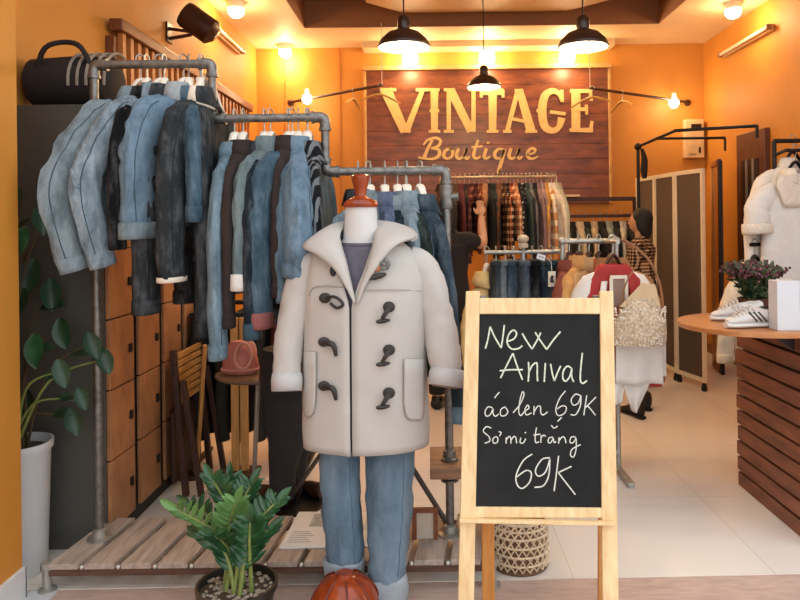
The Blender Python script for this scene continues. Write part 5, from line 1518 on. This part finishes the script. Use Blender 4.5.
# tall mirror beside the screen
t = thing('standing_mirror', 'tall narrow standing mirror with brown edge beyond the folding screen', 'mirror', (2.74, 6.55, 0))
a, b_ = at(712, 160, 6.75), at(721, 160, 6.35)
a = Vector((a.x, 6.75, 0)); b_ = Vector((b_.x, 6.38, 0))
d_ = (b_ - a).normalized(); s_ = Vector((0, 0, 1)).cross(d_)
hm = at(715, 161, 6.6).z
for q in (a + d_ * .02, b_ - d_ * .02):
    MB().bar(q, q + Vector((0, 0, hm)), .025 if q.y < 6.5 else .09, .03, s_).build('frame_bar', dark_wood if q.y < 6.5 else tan_wood, t, smooth=False, bevel=.003)
for z in (.03, hm - .03):
    MB().bar(a + d_ * .04 + Vector((0, 0, z)), b_ - d_ * .04 + Vector((0, 0, z)), .05, .05).build('frame_bar', wood('mirror_wood', '#8a4f22', '#b06c35', (9, 9, 1.5), 4, .4), t, smooth=False)
m_, nt_, bs_ = new_mat('mirror_glass'); bs_.inputs['Base Color'].default_value = (.8, .78, .75, 1); bs_.inputs['Metallic'].default_value = 1; bs_.inputs['Roughness'].default_value = .06
MB().bar(a + d_ * .04 + Vector((0, 0, hm / 2)), b_ - d_ * .04 + Vector((0, 0, hm / 2)), .012, hm - .1).build('mirror_glass', m_, t, smooth=False)
MB().bar(b_ + d_ * .03 + s_ * .0, b_ + d_ * .03 + Vector((0, 0, hm - .02)), .03, .03, s_).build('back_board', black_metal, t, smooth=False)

# black overhead rail
br1 = thing('black_rail_rack', 'tall black metal rail frame standing over the folding screen', 'clothes rack', (1.95, 6.6, 0))
zz_ = 2.1
A_ = on_z  # unused
q0, q1, q2 = at(638, 151, 6.55), at(675, 133, 5.42), at(757, 129, 5.20)
for q in (q0, q1, q2): q.z = 2.1
MB().tube([q0, q1], .013, 10).build('rail', black_metal, br1)
MB().tube([q1, q2], .013, 10).build('rail', black_metal, br1)
MB().tube([q2 + Vector((0, 0, .005)), q2 - Vector((0, 0, .09))], .012, 10).build('end_hook', black_metal, br1)
q3 = q0.lerp(q1, .55); q4 = at(725, 139, q3.y + .0); q4.z = 2.1
MB().tube([q3, q4], .012, 10).build('rail', black_metal, br1)
MB().tube([q4, q4 - Vector((0, 0, .11))], .010, 10).build('end_hook', black_metal, br1)
MB().tube([(q0.x, q0.y, 0.012), (q0.x, q0.y, 2.1)], .016, 12).build('post', black_metal, br1)
MB().ball(q0, .035, 14, 10).build('joint', black_metal, br1)
MB().lathe([(.16, 0), (.16, .012), (.02, .02)], (q0.x, q0.y, 0), 24).build('base', black_metal, br1)
b = MB(); b.tube(catmull([q0 + Vector((.03, -.02, -.02)), q0 + Vector((.05, -.03, -.12)), q0 + Vector((.045, -.03, -.22)), q0 + Vector((.05, -.03, -.30))], 4), [.014, .03, .035, .02], 10, flat=.6)
b.build('hanging_strap', plain('black_cloth_strap', '#15110f', .8), br1)

# ------------------------------------------------------------------ white blouses on the right rack
YW = 4.35
rr = thing('blouse_rack', 'black pipe rack of white blouses behind the counter', 'clothes rack', (2.4, YW, 0))
wp0 = at(774, 141, YW); zW = wp0.z
MB().tube([(wp0.x, YW, .012), (wp0.x, YW, zW)], .014, 12).build('post', black_metal, rr)
MB().tube([(wp0.x, YW, zW), (2.85, YW, zW)], .014, 12).build('top_rail', black_metal, rr)
MB().tube([(2.85, YW, .012), (2.85, YW, zW)], .014, 12).build('post', black_metal, rr)
zh_ = at(785, 152, YW).z
MB().tube([(wp0.x, YW, zh_ - .02), (wp0.x + .02, YW - .10, zh_), (2.85, YW - .10, zh_)], .011, 12).build('hanging_rail', black_metal, rr)
zl = at(738, 243, 4.6).z
MB().tube([(1.94, YW - .10, zl), (wp0.x, YW, zl), (2.85, YW, zl)], .012, 12).build('lower_rail', black_metal, rr)
for x_ in (wp0.x, 2.85):
    MB().box2((x_ - .018, YW - .3, 0), (x_ + .018, YW + .3, .026)).build('foot', black_metal, rr, smooth=False, bevel=.005)
lace = plain('white_lace', '#dcd2c3', .95, .16, 110, bmp=.2, bscale=150)
lx = at(804, 155, YW - .2).x
loc = (lx, YW - .1, zh_ + .013)
t = garment('white lace blouse with wide short sleeves on the black pipe rack', 'blouse', (lx, YW - .1, zh_ + .013), .12, white_cloth, hw=.215, L=.80, ln=.26, hd=.06, sr=.07, seed=90, name='lace_blouse', detail=0, flare=.12, ends=1.2, wob=.15, cuff='rolled', cuff_mat=lace, collar_mat=lace, flat=.7)
rows = []
for i in range(7):
    z = -.115 - i * .032; w2 = .17 - .012 * abs(i - 2)
    rows.append([Vector((w2 * (k / 5 - 1), -.060 - .012 * min(1, i / 3) - .004 * math.sin(k), z)) for k in range(11)])
MB().grid(rows).build('lace_yoke', lace, t, local=True, solid=.004)
MB().grid([[Vector((.015 * (k - 1), -.078 - .02 * min(1, i / 4), -.13 - i * .06)) for k in range(3)] for i in range(11)]).build('placket', lace, t, local=True, solid=.004)
MB().box((.10, -.092, -.42), (.09, .006, .012)).build('belt_tab', plain('tan_tab', '#c29a62', .7), t, local=True, smooth=False)
hanger((lx, YW - .1, zh_ + .013), .12, 'black hanger of the white lace blouse', mat=black_metal, hw=.19, group='hangers on the blouse rack')
lx2 = at(797, 155, YW - .05).x
garment('cream long sleeved blouse behind the white lace blouse', 'blouse', (lx2, YW - .10 + .13, zh_ + .013) if False else (lx2 + .0, YW + .0, zW + .0155), .15, offw, hw=.22, L=.82, ln=.60, hd=.05, sr=.065, seed=93, name='blouse', detail=0, out=.03, wob=.15, group=None)
hanger((lx2, YW, zW + .0155), .15, 'hanger of the cream long sleeved blouse', mat=black_metal, hw=.19, group='hangers on the blouse rack')
lx3 = 1.97
garment('cream knitted cardigan hanging low beside the counter flowers', 'cardigan', (lx3, YW - .085, zl + .014), .35, cl('dcc7a8'), hw=.17, L=.62, ln=.46, hd=.06, sr=.07, seed=96, name='cardigan', detail=0, out=.03)
hanger((lx3, YW - .085, zl + .014), .35, 'hanger of the cream knitted cardigan', mat=black_metal, hw=.15, group='hangers on the blouse rack')
lx4 = at(790, 250, YW).x + .06
garment('tan brown skirt suit jacket on the lower rail under the lace blouse', 'jacket', (lx4, YW, zl + .014), .1, cl('a4713e'), hw=.18, L=.6, ln=.46, hd=.06, sr=.06, seed=97, name='jacket', detail=0)
hanger((lx4, YW, zl + .014), .1, 'hanger of the tan brown jacket under the lace blouse', mat=black_metal, hw=.15, group='hangers on the blouse rack')

# ------------------------------------------------------------------ counter
cn = thing('counter', 'slatted reddish wood counter with a rounded table top', 'counter', (2.1, 3.25, 0))
bx0, bx1, by0, by1, zc_ = 1.615, 2.80, 2.985, 3.71, .893
core = MB().box2((bx0 + .02, by0 + .02, .02), (bx1 - .02, by1 - .02, zc_)).build('core', plain('dark_core', '#1f100b', .7), cn, smooth=False)
n_s = 11; sh = zc_ / n_s
for i in range(n_s):
    z = i * sh + .003
    j = .006 * ((i * 7) % 3 - 1)
    MB().box2((bx0 - .004, by0 + .0, z), (bx0 + .018, by1 + .004 + j, z + sh - .013)).build('slat', counter_wood, cn, smooth=False, bevel=.002)
for i in range(n_s):
    z = i * sh + .003
    MB().box2((bx0 + .022, by0, z), (bx1, by0 + .018, z + sh - .013)).build('slat', counter_wood, cn, smooth=False, bevel=.002)
top = []
R_, cxx, cyy = .345, 1.52, 3.305
for k in range(25):
    a = PI / 2 + PI * k / 24
    top.append((cxx + R_ * math.cos(a), cyy + R_ * math.sin(a), zc_ + .003))
top += [(bx1 + .05, cyy - R_, zc_ + .003), (bx1 + .05, cyy + R_, zc_ + .003)]
MB().prism(top, (0, 0, .024)).build('table_top', counter_top_m, cn, bevel=.003)
for y_ in (3.08, 3.4):
    g_ = MB(); g_.prism([(bx0 - .02, y_, zc_ - .002), (bx0 - .09, y_, zc_ - .002), (bx0 - .09, y_, zc_ - .02), (bx0 - .022, y_, zc_ - .07)], (0, .03, 0))
    g_.build('bracket', black_metal, cn, smooth=False)
zt2 = zc_ + .0275
# sneakers
sn_w = plain('white_sneaker', '#d3d0cc', .5, .04, 20, bmp=.08); sole_w = plain('white_rubber', '#d9d7d4', .5, .03)
def sneaker(loc, rz, label, dark):
    t = shoe(loc, rz, sn_w, sole_w, label, name='sneaker', group=None, L=.25)
    lc = MB()
    for k in range(6):
        x = -.005 + k * .016
        z = .098 - k * .0085
        lc.tube([(x, -.030, z - .022), (x + .004, -.012, z - .0), (x + .004, .012, z), (x, .030, z - .022)], .0034, 6)
    lc.build('laces', white_cloth, t, local=True)
    MB().ball((-.075, 0, .083), (.042, .024, .012), 14, 8).build('collar_lining', dark, t, local=True)
    for s in (-1, 1):
        g_ = MB()
        for k in range(3):
            g_.tube([(-.055 + k * .022, s * .0335, .03), (-.035 + k * .022, s * .034, .052), (-.018 + k * .022, s * .030, .072)], .0036, 6)
        g_.build('side_stripes', dark, t, local=True)
    return t
s1, s2 = on_z(741, 322, zt2), on_z(753, 328, zt2)
blk = plain('black_trim', '#26221f', .6)
sneaker((s1.x, s1.y + .05, zt2), PI - .15, 'white sneaker on the counter nearest the flowers with pale trim', plain('pale_grey_trim', '#c9c5bf', .6))
sneaker((s2.x, s2.y + .02, zt2), PI + .10, 'white sneaker with black trim on the counter beside the white box', blk)
# white box
q0_, q1_ = at(775, 331, 3.03), at(798, 331, 3.03)
MB().box2((q0_.x + .006, 3.02, zt2), (q1_.x + .006, 3.10, at(780, 281, 3.02).z)).build('white_box', plain('white_card_box', '#cdced2', .5, .02), None, smooth=False, bevel=.003)
tag(bpy.data.objects['white_box'], 'upright white card box on the counter beside the sneakers', 'box')
# flowers
fc = at(753, 276, 3.42)
t = thing('flower_pot', 'pot of small purple brown flowers on the counter behind the sneakers', 'flowers', (fc.x, 3.42, zt2))
MB().lathe([(.05, 0), (.055, .005), (.07, .09), (.073, .1), (.066, .1), (.064, .085)], (fc.x, 3.42, zt2), 28, cap1=False).build('pot', plain('brown_flower_pot', '#4a2e22', .6, .15, 12), t)
MB().lathe([(.0005, zt2 + .085), (.064, zt2 + .083)], (fc.x, 3.42, 0), 20, cap0=False, cap1=False).build('soil', plain('soil', '#4b4033', .9, .3, 40), t)
r_ = random.Random(5); stm = MB(); lv_ = MB(); f1, f2 = MB(), MB()
for i in range(70):
    a = r_.random() * 2 * PI; q = math.sqrt(r_.random())
    e = Vector((fc.x + .145 * q * math.cos(a), 3.42 + .11 * q * math.sin(a), fc.z + .055 * (1.1 - q * .5) * (.3 + r_.random()) - .01))
    b0 = Vector((fc.x + .03 * math.cos(a), 3.42 + .03 * math.sin(a), zt2 + .08))
    P = catmull([b0, b0.lerp(e, .5) + Vector((0, 0, .02)), e], 3)
    stm.tube(P, .0018, 5)
    for k in range(1, 7):
        leaf(lv_, P[k], Vector((r_.random() - .5, r_.random() - .5, r_.random() * .6)), (0, -.7, .7), .042, .017)
    for k in range(7):
        o_ = Vector((r_.gauss(0, .011), r_.gauss(0, .011), r_.gauss(.002, .012)))
        (f1 if (i + k) % 3 else f2).ball(e + o_, .0045 + r_.random() * .0035, 6, 4)
sb = stm.build('stems', leaf_d, t)
lv_.build('foliage', plain('olive_leaf', '#3e4a26', .6, .3, 20), t)
tag(f1.build('blossoms', plain('purple_brown_blossom', '#562c35', .8, .3, 40), t), kind='stuff')
tag(f2.build('blossoms', plain('pink_blossom', '#83555c', .8, .3, 40), t), kind='stuff')

# ------------------------------------------------------------------ people
skin = plain('skin', '#c08e6c', .55, .06, 10); hair_m = plain('black_hair', '#0d0a09', .7, .3, 30, bmp=.4, stretch=(6, 6, 1))
def hand(mb, w, d_, up, s=1.0, side=1):
    d_ = Vector(d_).normalized(); up = Vector(up); sd = d_.cross(up).normalized() * side; up = sd.cross(d_) * side
    pc = w + d_ * .05 * s
    mb.ball(pc, (.040 * s,) * 3, 10, 8, Matrix((d_ * 1.15, sd * .95, up * .42)).transposed())
    for k, (o, L) in enumerate(((-.027, .062), (-.009, .072), (.009, .067), (.026, .052))):
        b0 = w + d_ * .07 * s + sd * o * s
        mb.tube(catmull([b0, b0 + d_ * L * .55 * s - up * .006 * s, b0 + d_ * L * .9 * s - up * .03 * s], 3), [.0095 * s, .009 * s, .007 * s], 8)
    b0 = w + d_ * .025 * s - sd * .03 * s
    mb.tube(catmull([b0, b0 + d_ * .03 * s - sd * .024 * s, b0 + d_ * .06 * s - sd * .026 * s - up * .012 * s], 3), [.012 * s, .010 * s, .008 * s], 8)
def person(label, x, y, yaw, h, arms, top_m, trouser_m, sleeve=1.0, hair_long=.0, top_len=.46, group=None):
    """local frame: faces -Y, x to its left; built for 1.6 m then scaled"""
    t = thing('person', label, 'person', (x, y, 0), yaw, group)
    k = h / 1.6
    V = lambda a, b, c: Vector((a, b, c)) * k
    m = MB()
    m.tube([V(0, 0, .80), V(0, .005, .90), V(0, .0, 1.0), V(0, -.01, 1.12), V(0, 0, 1.24), V(0, .005, 1.33)], [q * k for q in (.135, .15, .125, .14, .15, .07)], 20, flat=.68, up=(0, 1, 0))
    m.tube([V(0, .005, 1.29), V(0, -.005, 1.38), V(0, -.01, 1.43)], [.058 * k, .05 * k, .048 * k], 14)
    m.ball(V(0, -.01, 1.49), (.073 * k, .09 * k, .108 * k), 20, 14)
    m.ball(V(0, -.045, 1.445), (.05 * k, .05 * k, .055 * k), 14, 10)
    m.tube([V(0, -.098, 1.50), V(0, -.112, 1.475), V(0, -.098, 1.462)], [.008 * k, .015 * k, .012 * k], 8)
    for s in (-1, 1):
        m.ball(V(s * .073, .0, 1.485), (.012 * k, .02 * k, .03 * k), 10, 8)
        m.ball(V(s * .03, -.088, 1.497), (.017 * k, .012 * k, .010 * k), 10, 8)
        m.tube([V(s * .075, 0, .88), V(s * .082, -.01, .66), V(s * .085, .0, .47), V(s * .085, .02, .30), V(s * .085, .03, .085)], [q * k for q in (.09, .078, .056, .052, .036)], 14)
        m.tube([V(s * .085, .045, .045), V(s * .09, -.05, .035), V(s * .095, -.14, .025)], [q * k for q in (.036, .038, .022)], 12)
    m.ball(V(0, -.094, 1.435), (.024 * k, .010 * k, .010 * k), 10, 6)
    for s, (el, wr, hd_) in arms.items():
        sh_ = V(s * .165, 0, 1.275); el, wr = V(*el), V(*wr)
        m.tube(catmull([V(s * .08, 0, 1.27), sh_, sh_.lerp(el, .5), el, el.lerp(wr, .5), wr], 3), [q * k for q in (.05, .056, .046, .037, .035, .026)], 12)
        hand(m, wr, V(*hd_), V(0, -1, .3), k * .95, s)
    m.build('body', skin, t, local=True, remesh=.0075)
    # face and hair
    e_ = MB()
    for s in (-1, 1): e_.ball(V(s * .03, -.0985, 1.497), (.009 * k, .005 * k, .005 * k), 8, 6)
    e_.build('eyes', plain('dark_eye', '#1a1210', .3), t, local=True)
    lp = MB(); lp.tube(catmull([V(-.022, -.098, 1.436), V(0, -.106, 1.438), V(.022, -.098, 1.436)], 3), [.002, .006, .002], 8); lp.build('lips', plain('lips', '#9c4f45', .5), t, local=True)
    hm_ = MB()
    hm_.ball(V(0, .012, 1.515), (.083 * k, .097 * k, .102 * k), 24, 16)
    hm_.ball(V(0, .04, 1.46 - hair_long * .4), (.086 * k, .06 * k, (.10 + hair_long) * k), 20, 14)
    for s in (-1, 1): hm_.ball(V(s * .066, .012, 1.465), (.022 * k, .045 * k, .075 * k), 12, 10)
    hm_.build('hair', hair_m, t, local=True, remesh=.009)
    # clothes
    c = MB()
    zb_ = 1.28 - top_len
    c.tube([V(0, 0, zb_), V(0, .003, (zb_ + 1.0) / 2), V(0, 0, 1.02), V(0, -.01, 1.13), V(0, 0, 1.245), V(0, .004, 1.325), V(0, .002, 1.36)], [q * k for q in (.185, .178, .155, .165, .178, .105, .066)], 28, flat=.72, up=(0, 1, 0))
    for s, (el, wr, hd_) in arms.items():
        sh_ = V(s * .165, 0, 1.27); el, wr = V(*el), V(*wr)
        end = sh_.lerp(el, min(1, sleeve * 2)) if sleeve <= .5 else el.lerp(wr, (sleeve - .5) * 2 * .93)
        P = [V(s * .09, 0, 1.265), sh_, sh_.lerp(el, .5)] + ([el, end] if sleeve > .5 else [end])
        c.tube(catmull(P, 4), [.066 * k, .072 * k, .062 * k, .052 * k, .044 * k], 14)
    c.build('shirt', top_m, t, local=True, remesh=.011)
    tr = MB()
    tr.tube([V(0, 0, .74), V(0, .005, .84), V(0, .005, .93), V(0, 0, 1.0)], [q * k for q in (.15, .175, .17, .15)], 24, flat=.72, up=(0, 1, 0))
    for s in (-1, 1):
        tr.tube([V(s * .076, 0, .86), V(s * .083, -.01, .66), V(s * .087, .0, .46), V(s * .087, .02, .28), V(s * .087, .03, .11)], [q * k for q in (.10, .09, .07, .066, .06)], 16)
    tr.build('trousers', trouser_m, t, local=True, remesh=.011)
    for s in (-1, 1):
        s_ = MB(); s_.tube([V(s * .085, .06, .043), V(s * .09, -.04, .042), V(s * .095, -.15, .03)], [q * k for q in (.042, .046, .026)], 14)
        s_.ball(V(s * .085, .03, .07), (.045 * k, .05 * k, .05 * k), 12, 8)
        s_.build('shoe', plain('black_leather', '#171415', .35, .2, 14), t, local=True)
    return t
# woman in checked shirt by the screen, looking away towards the clothes
checked = plaid('black_tan_check', '#241a15', '#6d4f3a', '#cfae84', 140)
wpx = at(641, 226, 6.0)
person('person in tan and black checked shirt looking at the rack by the screen', wpx.x, 6.0, math.radians(180 + 62), 1.505,
       {-1: ((-.2, -.03, 1.03), (-.2, -.16, .84), (.05, -.3, -1)), 1: ((.2, -.05, 1.03), (.17, -.22, .92), (-.1, -1, -.1))}, checked, plain('black_trouser_cloth', '#151314', .9), sleeve=1.0, top_len=.50, hair_long=.035)
lp_ = at(452, 214, 5.3)
person('person in black reaching up to the dark shirts behind the pipe rack', lp_.x - .04, 5.3, math.radians(180 - 18), 1.60,
       {-1: ((-.25, -.11, 1.25), (-.23, -.16, 1.45), (.1, -.2, 1)), 1: ((.22, -.02, 1.02), (.2, -.2, .9), (0, -1, .1))}, plain('black_top_cloth', '#171213', .9, .2, 12, bmp=.2), plain('black_trouser_cloth', '#151314', .9), sleeve=.05, hair_long=.06, top_len=.6)
